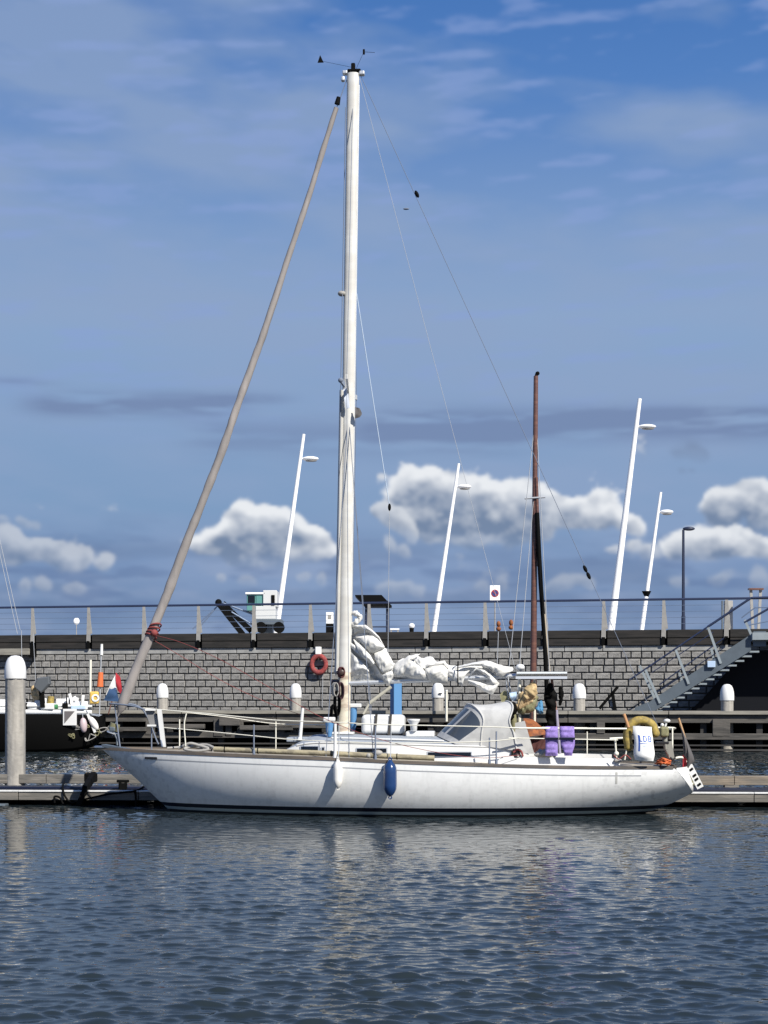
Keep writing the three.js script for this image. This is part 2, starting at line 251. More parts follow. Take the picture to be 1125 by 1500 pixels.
// a lump of cloth: a closed tube round a spine with folds; spine points are [x, y, z, radius]
const facet = (x, y, o) => { const xi = Math.floor(x), yi = Math.floor(y), fx = x - xi, fy = y - yi, g = (i, k) => TABLE[(((yi + k + o * 13) & 255) << 8) + ((xi + i + o * 29) & 255)]; return fx + fy < 1 ? g(0, 0) + (g(1, 0) - g(0, 0)) * fx + (g(0, 1) - g(0, 0)) * fy : g(1, 1) + (g(0, 1) - g(1, 1)) * (1 - fx) + (g(1, 0) - g(1, 1)) * (1 - fy); };
function bundle(sp, seed, fold = .3, nu = 60, nv = 40, cell = 1, pleat = .42) {
  const rows = [], n = sp.length - 1; let len = 0; for (let i = 0; i < n; i++) len += Math.hypot(sp[i + 1][0] - sp[i][0], sp[i + 1][1] - sp[i][1]); const mean = sp.reduce((a, q) => a + q[3], 0) / sp.length, T = len / mean / 1.1 / cell;
  for (let j = 0; j <= nu; j++) {
    const t = j / nu, c = [0, 1, 2, 3].map((k) => cat(sp.map((q) => q[k]), t)), t2 = Math.min(1, t + .02), t1 = Math.max(0, t - .02), dx = cat(sp.map((q) => q[0]), t2) - cat(sp.map((q) => q[0]), t1), dy = cat(sp.map((q) => q[1]), t2) - cat(sp.map((q) => q[1]), t1), L = Math.hypot(dx, dy) || 1, nx = -dy / L, ny = dx / L, row = [], end = Math.sqrt(clamp(Math.min(t, 1 - t) * 9));
    for (let i = 0; i <= nv; i++) {
      const a = (i / nv - .25) * Math.PI * 2, w = i / nv * 4 / cell, ca = Math.cos(a), sa = Math.sin(a);
      const f1 = facet(t * T + w * .6 + seed * 3.3, w * .8 - t * T * .35 + 3, seed), f2 = facet(t * T * 2.3 - w * .5, w * 1.9 + t * T * .4, seed + 5), f3 = facet(t * T * 4.6 + w, w * 3.4, seed + 9);
      const R = c[3] * end * (1 + fold * (2.9 * (f1 - .5) + 1.3 * (f2 - .5) + .28 * (f3 - .5))) * (1 - pleat * Math.pow(Math.abs(2 * (((w * .62 + t * T * .3 + 1.5 * f1 + seed * .37) % 1 + 1) % 1) - 1), 5));
      row.push(V(c[0] + nx * R * ca, c[1] + ny * R * ca, c[2] + R * sa * .9));
    }
    row[nv] = row[0].clone(); rows.push(row);
  }
  return grid(rows);
}
// a bent sheet through a small net of control points, creased by noise
function sheet(net, seed, crease = .03, nu = 22, nv = 22) {
  const rows = [];
  for (let j = 0; j <= nv; j++) { const row = []; for (let i = 0; i <= nu; i++) {
    const q = ['x', 'y', 'z'].map((k) => cat(net.map((r) => cat(r.map((p) => p[k]), i / nu)), j / nv)); const n = .7 * facet(i / nu * 3.1 + j / nv * 1.3 + seed * 7, j / nv * 2.6 - i / nu, seed) + .3 * facet(i / nu * 7, j / nv * 6 + i / nu * 2, seed + 3); row.push(V(q[0], q[1], q[2] + crease * (n - .5) * 2)); } rows.push(row); }
  const front = grid(rows), back = grid(rows.map((r) => r.map((p) => V(p.x, p.y, p.z - .012)))); back.index.array.reverse(); back.computeVertexNormals(); return [front, back];
}

// ───────────────────────── water ─────────────────────────
{
  const r = rng(5), waves = [];
  for (let i = 0; i < 90; i++) { const L = .105 * Math.pow(4.6, r() ** 1.35), dir = 1.55 + (r() - .5) * 1.35, k = 2 * Math.PI / L; waves.push([k * Math.cos(dir), k * Math.sin(dir), r() * 6.283, .0042 * L, k]); }
  const rows = [], zs = []; for (let d = 7; d < 70;) { zs.push(d); d += clamp(d * d * .00009, .018, .11); } for (let d = 71; d < 400; d *= 1.06) zs.push(d);
  const NX = 680, p = [], nrm = [], uv = [], idx = [];
  const H = new Float32Array(NX + 1), GX = new Float32Array(NX + 1), GZ = new Float32Array(NX + 1);
  for (const d of zs) {
    const half = d * .36 + 4, z = CZ - d, step = 2 * half / NX, cell = Math.max(step, .03), calm = 1 - .5 * smooth(12.5, 24, d) * (1 - smooth(29, 33, d)) + .35 * smooth(30, 34, d); H.fill(0); GX.fill(0); GZ.fill(0);
    for (const [kx, kz, ph, a0, K] of waves) {
      const cut = smooth(2.2, 4.4, 6.283 / K / cell); if (cut <= 0) continue; const a = a0 * cut * calm, q = -kx * half + kz * z + ph; let sn = Math.sin(q), cs = Math.cos(q); const ds = Math.sin(kx * step), dc = Math.cos(kx * step);
      for (let i = 0; i <= NX; i++) { H[i] += a * sn; GX[i] += a * kx * cs; GZ[i] += a * kz * cs; const t = sn * dc + cs * ds; cs = cs * dc - sn * ds; sn = t; }
    }
    for (let i = 0; i <= NX; i++) { const x = -half + i * step, gust = (.62 + .76 * fbm(x * .16 + 40, z * .2 + 60, 2)) * (.5 + 1.0 * smooth(-.003, .011, H[i])), gx = GX[i] * gust, gz = GZ[i] * gust, l = Math.sqrt(gx * gx + 1 + gz * gz); p.push(x, H[i] * gust, z); nrm.push(-gx / l, 1 / l, -gz / l); uv.push(x, z); }
  }
  for (let j = 0; j + 1 < zs.length; j++) for (let i = 0; i < NX; i++) { const a = j * (NX + 1) + i; idx.push(a, a + 1, a + NX + 1, a + 1, a + NX + 2, a + NX + 1); }
  const g = new THREE.BufferGeometry(); g.setAttribute('position', new THREE.Float32BufferAttribute(p, 3)); g.setAttribute('normal', new THREE.Float32BufferAttribute(nrm, 3)); g.setAttribute('uv', new THREE.Float32BufferAttribute(uv, 2)); g.setIndex(idx);
  const wb = tex(384, 384, (u, v) => .5 * fbm(u * 20, v * 34, 4, 20, 34) + .5 * fbm(u * 9 + 5, v * 15, 3, 9, 15), false, 1 / 3.1, 1 / 3.1);
  const m = phys({ color: col(.017, .024, .027), roughness: .02, ior: 1.333, bumpMap: wb, bumpScale: .004 });
  const o = new THREE.Mesh(g, m); o.name = 'water'; o.userData = { kind: 'structure', label: 'dark blue grey harbour water with small ripples' }; o.receiveShadow = true; scene.add(o);
}

// ───────────────────────── quay: wall, fascia, railing ─────────────────────────
const QL = V(-562.5 * 71 / F, 0, CZ - 71), QR = V(562.5 * 64 / F, 0, CZ - 64), QT = -Math.atan2(QR.z - QL.z, QR.x - QL.x), QM = QL.clone().add(QR).multiplyScalar(.5);
const wall = thing('quay_wall', 'long grey quay wall of squared stone blocks under a dark timber fascia', 'wall', QM, QT);
const W = seen(wall), TOPY = W(562, 926, 0).y, FASY = W(562, 947.5, 0).y;
{
  part('backing', [box(120, FASY + 3, 1.2, 0, (FASY - 3) / 2, -.66)], M.mortar, wall);
  const r = rng(11), H = .304, list = [], left = W(-40, 1000, 0).x, right = W(1165, 1000, 0).x;
  let y = FASY - .26;
  part('coping', Array.from({ length: 26 }, (_, i) => box(1.62, .24, .1, left + 1.65 * i + .6, FASY - .13, -.02 + (i % 3) * .004, .015)), M.coping, wall);
  for (let row = 0; y - H > 1.1; row++) {
    let x = left - r() * .4; while (x < right) { const w = .4 + r() * .26 + (r() < .06 ? .24 : 0); list.push({ x: x + w / 2, y: y - H / 2, w: w - .04 - r() * .018, h: H - .045 - r() * .018, s: (r() * 5 | 0), m: (r() * 4 | 0), o: r() }); x += w; }
    y -= H;
  }
  const shapes = Array.from({ length: 5 }, () => {      // a dressed block with a rounded face: chamfered and a little uneven
    const c = () => .04 + r() * .08, f = (sx, sy) => [sx * (.5 - c() * .6), sy * (.5 - c())], q = [[-1, -1], [1, -1], [1, 1], [-1, 1]], back = q.map(([a, b]) => V(a * .5, b * .5, 0)), mid = q.map(([a, b]) => V(a * .5, b * .5, .052)), front = q.map(([a, b]) => { const [X, Y] = f(a, b); return V(X, Y, .076 + r() * .014); });
    const P = [], tri = (a, b, d) => P.push(a, b, d), quad = (a, b, d, e) => { tri(a, b, d); tri(a, d, e); };
    quad(...front); for (let k = 0; k < 4; k++) { const n = (k + 1) % 4; quad(back[k], back[n], mid[n], mid[k]); quad(mid[k], mid[n], front[n], front[k]); }
    const g = new THREE.BufferGeometry().setFromPoints(P); g.computeVertexNormals(); const uv = new Float32Array(P.length * 2); P.forEach((v, i) => { uv[2 * i] = v.x * .5; uv[2 * i + 1] = v.y * .3; }); g.setAttribute('uv', new THREE.BufferAttribute(uv, 2)); return g;
  });
  const inView = (b) => { const v = V(b.x, b.y, 0).applyMatrix4(wall.matrixWorld), d = CZ - v.z, px = 562.5 + v.x * F / d, py = YH + (CH - v.y) * F / d; return (px > -8 && px < 1000 + clamp((985 - py) * 1.2, -40, 90) && py < 1046) ? b.w * b.h / d / d : 0; };
  list.forEach((b) => { b.a = inView(b); }); list.sort((a, b) => b.a - a.a);
  const rest = M.stone.map(() => []);
  list.forEach((b, i) => {
    const g = shapes[b.s];
    if (i < 296) { const o = new THREE.Mesh(g, M.stone[b.m]); o.name = numbered('block'); o.position.set(b.x, b.y, -.062); o.scale.set(b.w, b.h, 1); o.castShadow = o.receiveShadow = true; wall.add(o); }
    else rest[b.m].push(g.clone().scale(b.w, b.h, 1).translate(b.x, b.y, -.062));
  });
  const all = rest.map((l) => mergeGeometries(l)), mm = new THREE.Mesh(mergeGeometries(all, true), M.stone); mm.name = 'far_blocks'; mm.userData.kind = 'stuff'; mm.castShadow = mm.receiveShadow = true; wall.add(mm);
  // fascia: a dark board between each pair of rail posts
  const posts = [-36, 47, 129, 210, 290, 371, 454, 540, 624, 710, 797, 884, 972, 1064, 1158].map((px) => W(px, 935, .2).x);
  for (let i = 0; i + 1 < posts.length; i++) { const a = posts[i] + .16, b = posts[i + 1] - .05, h = TOPY - FASY; part('fascia_board', [box(b - a, h * .52, .1, (a + b) / 2, FASY + h * .74, .08 + (i % 2) * .008, .012), box(b - a, h * .44, .1, (a + b) / 2, FASY + h * .22, .06 + (i % 3) * .006, .012)], M.tarred, wall); }
  part('fascia_backing', box(120, TOPY - FASY - .01, .2, 0, (TOPY + FASY) / 2 - .01, -.1), M.black, wall);
  const rail = thing('quay_railing', 'dark blue top rail and wires on pale blade posts along the quay edge', 'railing', QM, QT);
  const RY = W(562, 883, 0.15).y;
  part('top_rail', box(60, .1, .09, -12, RY, .12, .03), M.railnavy, rail);
  for (const k of [.2, .4, .6, .8]) part('wire', bar(V(-42, TOPY + (RY - TOPY) * k, .12), V(posts.at(-2), TOPY + (RY - TOPY) * k, .12), .009, .009, 5), M.cable, rail);
  for (const x of posts.slice(0, -1)) {
    part('post', plate([[-.1, TOPY - .36], [.1, TOPY - .36], [.1, TOPY + .02], [.19, TOPY + .05], [.11, TOPY + .7], [.07, RY - .05], [-.05, RY - .05], [-.07, TOPY + .5]], .03).translate(x, 0, .13 + .02), M.postgrey, rail);
    part('bracket', beam(V(x, TOPY - .3, .16), V(x - .02, FASY + .02, .14), .08, .14), M.black, rail);
  }
}
struct('promenade', [box(300, .3, 300, 0, 0, -150.3)].map((g) => g.rotateY(QT).translate(QM.x, TOPY - .17, QM.z)), M.paving, 'grey paved promenade on top of the quay');
struct('quay_fill', [box(120, TOPY + 2.4, 6, 0, 0, -4.4)].map((g) => g.rotateY(QT).translate(QM.x, (TOPY - 3.1) / 2, QM.z)), M.mortar);
struct('harbour_bed', box(900, .4, 900, 0, -3.4, -200), M.mortar, 'dark harbour bed under the water');

// ───────────────────────── things on the quay ─────────────────────────
function tallLamp(x0, x1, y1, d, r0, yHead, headLen, label, basket) {
  const base = at(x0 - 3, 0, d); base.y = TOPY - .02; const t = thing('lamp_mast', label, 'lamp mast', base, 0, 'leaning white lamp masts on the quay'), L = local(t);
  const yb = YH - (TOPY - CH) * F / d; const top = L(at(x1, y1, d)), bot = V(0, 0, 0); const b = L(at(x0, 922, d)); const dir = top.clone().sub(b).normalize(); const foot = b.clone().addScaledVector(dir, -b.y / dir.y);
  part('pole', bar(foot, top, r0, r0 * .52, 14), M.lampwhite, t);
  part('base_plate', new THREE.CylinderGeometry(r0 * 1.7, r0 * 1.7, .06, 16).translate(foot.x, .03, foot.z), M.postgrey, t);
  const k = (L(at(x0, yHead, d)).y - b.y) / (top.y - b.y), hp = b.clone().lerp(top, k), u = d / F;
  const h = part('lamp_head', [moved(ball(.5, headLen * u, 7 * u, 16 * u, 18), V(hp.x + headLen * .62 * u, hp.y, hp.z)), bar(hp.clone(), V(hp.x + headLen * .3 * u, hp.y + u, hp.z), .04)], M.lampwhite, t);
  part('diffuser', moved(ball(.5, headLen * .7 * u, 2.4 * u, 12 * u, 16), V(hp.x + headLen * .66 * u, hp.y - 3.2 * u, hp.z)), M.postgrey, h);
  if (basket) { const q = L(at(947, 871, d)); part('loudspeaker', [moved(new THREE.CylinderGeometry(7 * u, 2 * u, 10 * u, 12), q)], M.black, t); }
  return t;
}
tallLamp(895, 937, 584, 73, .19, 625, 26, 'tallest leaning white lamp mast, right of the brown mast, with a white lamp head');
tallLamp(405, 445, 636, 83, .17, 672, 24, 'leaning white lamp mast beside the green crane cab, left of the yacht mast');
tallLamp(636, 672, 679, 97, .18, 713, 21, 'leaning white lamp mast behind the crumpled sail, left of the no parking sign');
tallLamp(940, 968, 721, 112, .19, 750, 20, 'smallest leaning white lamp mast with a black loudspeaker near its foot', true);
{
  const base = at(1001, 0, 74); base.y = TOPY - .02; const t = thing('street_lamp', 'dark navy upright street lamp with a small flat head', 'street lamp', base), L = local(t), u = 74 / F, top = L(at(1001, 776, 74));
  part('pole', [bar(V(0, 0, 0), V(0, top.y, 0), .085, .06, 12), bar(V(0, 0, 0), V(0, 1.1, 0), .11, .1, 12)], M.lampnavy, t);
  part('lamp_head', [moved(ball(.5, 18 * u, 6 * u, 9 * u), V(8 * u, top.y + 1.5 * u, 0)), bar(V(0, top.y, 0), V(6 * u, top.y + 2 * u, 0), .05)], M.lampnavy, t);
}
{ // no parking sign
  const b = at(725, 0, 70); b.y = TOPY - .02; const t = thing('parking_sign', 'white no parking sign with a dark blue disc above the railing', 'sign', b), L = local(t), c = L(at(725, 868.5, 70)), u = 70 / F;
  part('post', bar(V(0, 0, -.04), V(0, c.y, -.04), .03), M.postgrey, t);
  part('panel', box(15 * u, 22 * u, .03, 0, c.y, 0, .012), M.lampwhite, t);
  const disc = (r, z, m, n, p) => part(n, new THREE.CylinderGeometry(r, r, .012, 28).rotateX(Math.PI / 2).translate(0, c.y - .02, z), m, p);
  disc(5.6 * u, .02, M.red, 'ring', t); disc(4.4 * u, .027, plain(.03, .035, .16, .5), 'disc', t);
  part('slash', box(8.6 * u, 1.3 * u, .01).rotateZ(-.78).translate(0, c.y - .02, .034), M.red, t);
}
{ // ticket pillar
  const b = at(483, 0, 71); b.y = TOPY - .02; const t = thing('ticket_pillar', 'short white topped pillar with a black foot beside the yacht mast on the quay', 'pillar', b), L = local(t), u = 71 / F, y1 = L(at(483, 897, 71)).y, y0 = L(at(483, 914, 71)).y;
  part('foot', box(11 * u, y0, .3, 0, y0 / 2, 0, .02), M.black, t); part('body', box(11 * u, y1 - y0, .32, 0, (y0 + y1) / 2, 0, .03), M.lampwhite, t); part('panel', box(5 * u, 6 * u, .02, 0, y1 - .22, .17, .005), M.postgrey, t);
}
{ // shelter frame
  const b = at(547, 0, 69.5); b.y = TOPY - .02; const t = thing('shelter_frame', 'small black flat roofed shelter frame standing on the quay behind the sail', 'shelter', b), L = local(t), u = 69.5 / F, yt = L(at(547, 880, 69.5)).y, zb = -1.2;
  part('roof', plate([[-27 * u, .2], [12 * u, .2], [27 * u, -.3], [-12 * u, -.3]], 1.8).translate(0, yt + .05, -1.5), M.black, t);
  for (const [x, z] of [[-11, 0], [20, 0], [-9, zb], [22, zb]]) part('post', bar(V(x * u, 0, z), V(x * u, yt, z), .05), M.lampnavy, t);
  part('crossbar', bar(V(-11 * u, .35, 0), V(20 * u, .35, 0), .025), M.lampnavy, t);
}
{ // low dome light
  const b = at(603, 0, 69); b.y = TOPY - .02; const t = thing('bollard_light', 'low black bollard with a round white head near the leaning lamp mast', 'bollard', b), L = local(t), u = 69 / F, y = L(at(603, 917, 69)).y;
  part('post', bar(V(0, 0, 0), V(0, y, 0), .09, .11, 12), M.black, t); part('globe', moved(ball(4.6 * u, 1, .9, 1), V(0, y, 0)), M.lampwhite, t);
  const t2 = thing('bench', 'low white bench top showing over the quay edge beside the round bollard', 'bench', (() => { const q = at(578, 0, 69.5); q.y = TOPY - .02; return q; })()), y2 = local(t2)(at(578, 922, 69.5)).y;
  part('seat', box(14 * u, .07, .45, 0, y2, 0, .02), M.lampwhite, t2); for (const s of [-1, 1]) part('leg', box(.06, y2, .4, s * 5 * u, y2 / 2, 0), M.postgrey, t2);
}
{ // round white disc on a stick
  const b = at(112, 0, 74); b.y = TOPY - .02; const t = thing('round_marker', 'small round white marker on a thin stick at the far left of the quay', 'marker', b), y = local(t)(at(112, 910, 74)).y; part('stick', bar(V(0, 0, 0), V(0, y, 0), .02), M.postgrey, t); part('disc', moved(ball(.15, 1, 1.15, .4), V(0, y, 0)), M.lampwhite, t);
}
{ // crane
  const D = 78, u = D / F, b = at(390, 0, D); b.y = TOPY - .02; const t = thing('mobile_crane', 'harbour crane with a green and white cab and a folded black jib', 'crane', b), L = local(t), P = (x, y, z = 0) => { const q = L(at(x, y, D)); q.z += z; return q; };
  const bx = (x0, y0, x1, y1, dep, z = 0, r = .03) => { const a = P(x0, y1), c = P(x1, y0); return box(c.x - a.x, c.y - a.y, dep, (a.x + c.x) / 2, (a.y + c.y) / 2, z, r); };
  part('cab', [bx(363, 871, 387, 896, 1.3)], M.craneGreen, t); part('cab_roof', bx(361, 869, 390, 872, 1.5), M.lampwhite, t);
  part('window', [bx(365, 874, 375, 884, .05, .66, .01)], M.glass, t); part('window', [bx(377, 874, 385, 888, .05, .66, .01)], M.craneGreen, t);
  part('housing', [bx(387, 866, 407, 890, 1.5), bx(376, 889, 405, 908, 1.5)], plain(.56, .57, .56, .5), t); part('vent', bx(399, 873, 404, 888, .05, .77, .01), M.black, t);
  part('chassis', [bx(376, 908, 414, 916, 1.7), bx(384, 908, 400, 930, .9)], M.steelgrey, t);
  for (const x of [384, 410]) part('wheel', new THREE.CylinderGeometry(8 * u, 8 * u, .4, 20).rotateX(Math.PI / 2).translate(P(x, 916).x, P(x, 920).y, .7), M.black, t);
  part('jib', [beam(P(320, 883, .4), P(357, 930, .4), .22, 8 * u), beam(P(327, 884, .2), P(369, 925, .2), .22, 8 * u), moved(ball(5 * u), P(321, 883, .3))], M.black, t);
  for (const [a, c] of [[[328, 884], [371, 900]], [[340, 897], [370, 915]]]) part('ram', bar(P(...a, .3), P(...c, .3), .05), M.cable, t);
  for (const [a, c] of [[[320, 888], [283, 922]], [[318, 890], [296, 916]]]) part('hose', bar(P(...a, .3), P(...c, .3), .03), M.cable, t);
}
{ // stubby posts and a board at the right end
  const mk = (px, d) => { const q = at(px, 0, d); q.y = TOPY - .02; return q; };
  const t = thing('gate_pillar', 'pale concrete pillar on the quay behind the stair handrail', 'pillar', mk(1067, 67)), u = 67 / F, y = local(t)(at(1067, 880, 67)).y; part('shaft', box(11 * u, y, .3, 0, y / 2, 0, .02), M.concrete, t); part('side_post', box(2.5 * u, y, .1, -9 * u, y / 2, 0), M.steelgrey, t);
  const s = thing('information_board', 'small brown board on two legs over the top of the stairs', 'board', mk(1107, 66)), ys = local(s)(at(1107, 863, 66)).y; part('board', box(21 * u, .08, .3, 0, ys, 0, .01), M.varnish, s); for (const k of [-1, 1]) part('leg', beam(V(k * 4 * u, 0, 0), V(k * 7 * u, ys - .05, 0), .06, .12), M.postgrey, s);
}

// ───────────────────────── stairs down from the quay ─────────────────────────
{
  const t = thing('quay_stairs', 'grey steel stairs with handrails leading down from the quay', 'stairs', QM, QT), S = seen(t), Z1 = 2.3, Z0 = 1.2;
  const a1 = S(948, 1032, Z1), b1 = S(1100, 938, Z1), slope = (b1.y - a1.y) / (b1.x - a1.x);
  const str = (z) => plate([[a1.x - .5, a1.y - .3], [a1.x + .25, a1.y - .3], [b1.x, b1.y - .42], [b1.x, b1.y + .25], [a1.x + .1, a1.y + .12], [a1.x - .5, a1.y - .12]], .06).translate(0, 0, z);
  part('stringer', str(Z1), M.steelgrey, t); part('stringer', str(Z0), M.steelgrey, t);
  const n = 14; for (let i = 0; i < n; i++) { const x = mix(a1.x + .2, b1.x - .1, i / (n - 1)), y = a1.y + (x - a1.x) * slope - .04; part('tread', box(.62, .07, Z1 - Z0 - .07, x + .12, y - .36, (Z0 + Z1 + .06) / 2), M.steelpale, t); }
  const land = b1.y + .16; part('landing', [box(3.6, .3, Z1 + .2, b1.x + 1.85, land, (Z1 + .2) / 2 + .1), ], M.steelpale, t); part('landing_joint', box(.5, .62, .5, b1.x + .35, land - .1, Z1 - .18), M.steelgrey, t);
  // near rail: posts lean like the photograph's, square to the flight
  const post = (xb, yb, xt, yt, z, w = .1) => part('post', beam(S(xb, yb, z), S(xt, yt, z), .05, w), M.steelpale, t);
  post(963, 1031, 937, 975, Z0 - .05); post(967, 1030, 945, 980, Z1 + .1); post(1009, 1002, 990, 952, Z1 + .1); post(1056, 972, 1037, 918, Z1 + .1); post(1104, 938, 1091, 908, Z1 + .1); post(1000, 1000, 995, 985, Z0 - .05); post(1046, 968, 1042, 950, Z0 - .05);
  const run = (pts, r, m = M.railnavy) => part('handrail', tube(pts, r, 40, 6), m, t);
  part('handrail', [bar(S(922, 996, Z1 + .1), S(1037, 918, Z1 + .1), .035), bar(S(1037, 918, Z1 + .1), S(1100, 876, Z1 + .1), .05), bar(S(1100, 876, Z1 + .1), S(1160, 874, Z1 + .1), .05)], M.railnavy, t);
  part('handrail', bar(S(955, 985, Z1 + .1), S(1045, 926, Z1 + .1), .018), M.railnavy, t); part('handrail', bar(S(960, 1016, Z0), S(1062, 948, Z0), .018), M.railnavy, t);
  part('handrail', [bar(S(966, 1003, Z1 + .1), S(1060, 935, Z1 + .1), .025), bar(S(1090, 912, Z1 + .1), S(1150, 878, Z1 + .1), .045)], M.railnavy, t);
  part('handrail', [bar(S(1086, 905, Z0 - .05), S(1106, 890, Z0 - .05), .025), bar(S(1106, 890, Z0 - .05), S(1150, 889, Z0 - .05), .025), bar(S(1095, 916, Z0), S(1150, 905, Z0), .025)], M.cable, t);
  const lb = S(1042, 973, Z1 + .13); part('junction_box', box(.32, .26, .12, lb.x, lb.y, lb.z, .02), M.skyblue, t);
  // near-black sheet added as painted shadow of the flight and landing
  part('stair_shade_panel', plate([[a1.x + 1.25, 1.2], [b1.x + 8, 1.2], [b1.x + 8, b1.y - .3], [b1.x + .4, b1.y - .4], [b1.x - .5, b1.y - .75], [a1.x + 2.2, a1.y + .15]], .05).translate(0, 0, .75), M.stairshade, t);
  part('foot_plate', plate([[a1.x - 1.0, a1.y - .36], [a1.x + .3, a1.y - .36], [a1.x + .2, a1.y - .02]], 1.2).translate(0, 0, Z0 - .02), M.steelgrey, t);
  const g = thing('rail_bracket', 'black slanting bracket standing on the jetty left of the stairs', 'bracket', QM, QT), G = seen(g); part('strut', [beam(G(878, 1038, 2), G(905, 1006, 2), .08, .12), beam(G(897, 1014, 2), G(901, 1040, 2), .08, .14)], M.black, g);
}
{ // life ring on the wall
  const t = thing('life_ring', 'red lifebuoy ring hanging on the quay wall under a white box', 'life ring', QM, QT), S = seen(t), c = S(467, 973, .22), u = 67.7 / F;
  part('ring', new THREE.TorusGeometry(10.5 * u, 3.4 * u, 12, 32).scale(1, 1.15, .9).translate(c.x, c.y, c.z), textured(patchy([.30, .055, .05], .4, 6, 6, [.2, .04, .04]), 2, 2, .8), t);
  const b = S(466.5, 953, .2); part('box', box(8 * u, 11 * u, .2, b.x, b.y, b.z, .02), M.lampwhite, t); part('rope', bar(S(473, 985, .1), S(472, 1036, .1), .012), M.line, t);
  const r = thing('timber_ledge', 'pale timber ledge fixed along the wall top at the far left', 'ledge', QM, QT), R = seen(r), q = R(20, 955, .3); part('beam', box(2.4, .3, .5, q.x - .3, q.y, q.z, .02), M.jettytop, r); part('end_block', box(.22, .4, .4, q.x + .95, q.y - .05, q.z), M.black, r);
}

// ───────────────────────── far timber jetty with its piles ─────────────────────────
const JL = V(-562.5 * 64 / F, 0, CZ - 64), JR = V(562.5 * 60 / F, 0, CZ - 60), JT = -Math.atan2(JR.z - JL.z, JR.x - JL.x), JM = JL.clone().add(JR).multiplyScalar(.5);
const jetty = thing('timber_jetty', 'dark timber jetty with stacked beams in front of the quay wall', 'jetty', JM, JT);
const J = seen(jetty);
{
  const y = (py) => J(562, py, 0).y, r = rng(3);
  for (let i = 0; i < 12; i++) { const x = -22 + i * 4, w = 3.97;
    part('edge_beam', box(w, y(1041) - y(1046), .3, x, (y(1041) + y(1046)) / 2, -.1 + (i % 2) * .01, .015), M.jettytop, jetty);
    part('fascia_board', box(w, y(1046.4) - y(1058), .14, x, (y(1046.4) + y(1058)) / 2, -.16 + (i % 3) * .012, .01), M.jetty, jetty);
    part('waler', box(w, y(1073) - y(1082), .22, x, (y(1073) + y(1082)) / 2 + (r() - .5) * .03, -.1 + (i % 2) * .02, .02), M.jetty, jetty);
    part('lower_rail', box(w, .06, .12, x, y(1090), -.12 - (i % 2) * .02), M.jettydark, jetty); part('lower_rail', box(w, .07, .12, x, y(1096.5), -.06 - (i % 2) * .02), M.jettydark, jetty);
  }
  for (let i = 0; i < 60; i++) part('deck_plank', box(.78, .06, 3.4, -24 + i * .8, y(1042.5), -1.97), M.jetty, jetty);
  part('jetty_shade_sheet', box(56, y(1046) + .6, .12, 0, (y(1046) - .6) / 2, -1.5), M.black, jetty);  // black sheet added as painted shade between jetty and quay wall
  for (let i = 0; i < 22; i++) part('support', box(.24, y(1048) + .9, .24, -24 + i * 2.2, (y(1048) - .9) / 2, -.42), M.jettydark, jetty);
  for (const px of [220, 320, 335, 352, 411, 880, 930, 1052, 1064]) { const q = J(px, 1066, 0); part('hanger', box(.16 + r() * .3, .45 + r() * .3, .14, q.x, q.y, -.02, .02), M.jetty, jetty); }
  for (const [a, b, py, h] of [[236, 300, 1064, 7], [322, 352, 1056, 14], [352, 430, 1066, 7], [150, 215, 1068, 6], [395, 480, 1062, 9]]) { const p0 = J(a, py, .1), p1 = J(b, py, .1); part('loose_board', box(p1.x - p0.x, h * 62 / F, .3, (p0.x + p1.x) / 2, p0.y, .14, .03), M.jetty, jetty); }
  // piles with white caps
  const mk = (px, top, capY, foot, w, D, label, group) => {
    const b = at(px, foot, D), t = thing('mooring_pile', label, 'mooring pile', V(b.x, 0, b.z), 0, group), u = D / F, L = local(t), yt = L(at(px, top, D)).y, yc = L(at(px, capY, D)).y, R = w / 2 * u;
    part('shaft', new THREE.CylinderGeometry(R * 1.02, R * 1.04, yc + 2.6, 8).rotateY(Math.PI / 8 - .12).translate(0, (yc - 2.6) / 2, 0), M.pileW, t);
    const hh = yt - yc; part('cap', lathe([[0, hh], [R * .42, hh * .975], [R * .74, hh * .88], [R * .95, hh * .7], [R * 1.06, hh * .5], [R * 1.1, hh * .3], [R * 1.1, 0], [R * 1.0, 0]], 24).translate(0, yc, 0), M.cap, t);
    return t;
  };
  mk(238, 1001, 1022, 1046, 16, 64.2, 'white capped pile by the bow of the yacht behind its pulpit', 'white capped piles along the far jetty');
  mk(433, 1001, 1022, 1046, 16, 63.5, 'white capped pile left of the yacht mast, below the red life ring', 'white capped piles along the far jetty');
  const p3 = mk(641.5, 1000, 1022, 1046, 17, 62.8, 'white capped pile with a small dark plate under the crumpled sail', 'white capped piles along the far jetty');
  const q3 = local(p3)(at(645, 1016, 62.5)); part('number_plate', box(.14, .05, .03, q3.x, q3.y, q3.z, .005), M.black, p3);
  mk(848.5, 1001, 1023, 1046, 18, 62.1, 'white capped pile right of the solar panel, left of the stairs', 'white capped piles along the far jetty');
  mk(1065, 1002, 1026, 1050, 18.5, 61.3, 'white capped pile against the black space under the stairs', 'white capped piles along the far jetty');
  mk(22.5, 960, 994, 1140, 28.5, 33.4, 'big weathered pile with a white rounded cap at the near pontoon');
  const bp = thing('blue_post', 'square bright blue post on the jetty behind the sail', 'post', V(at(580, 1040, 61).x, 0, CZ - 61)), bl = local(bp), y1 = bl(at(580, 988, 61)).y; part('shaft', box(.36, y1 - 1.2, .36, 0, (y1 + 1.2) / 2, 0, .02).rotateY(.45), M.blue, bp); part('cap_plate', box(.4, .05, .4, 0, y1 + .025, 0, .01).rotateY(.45), M.navyblue, bp);
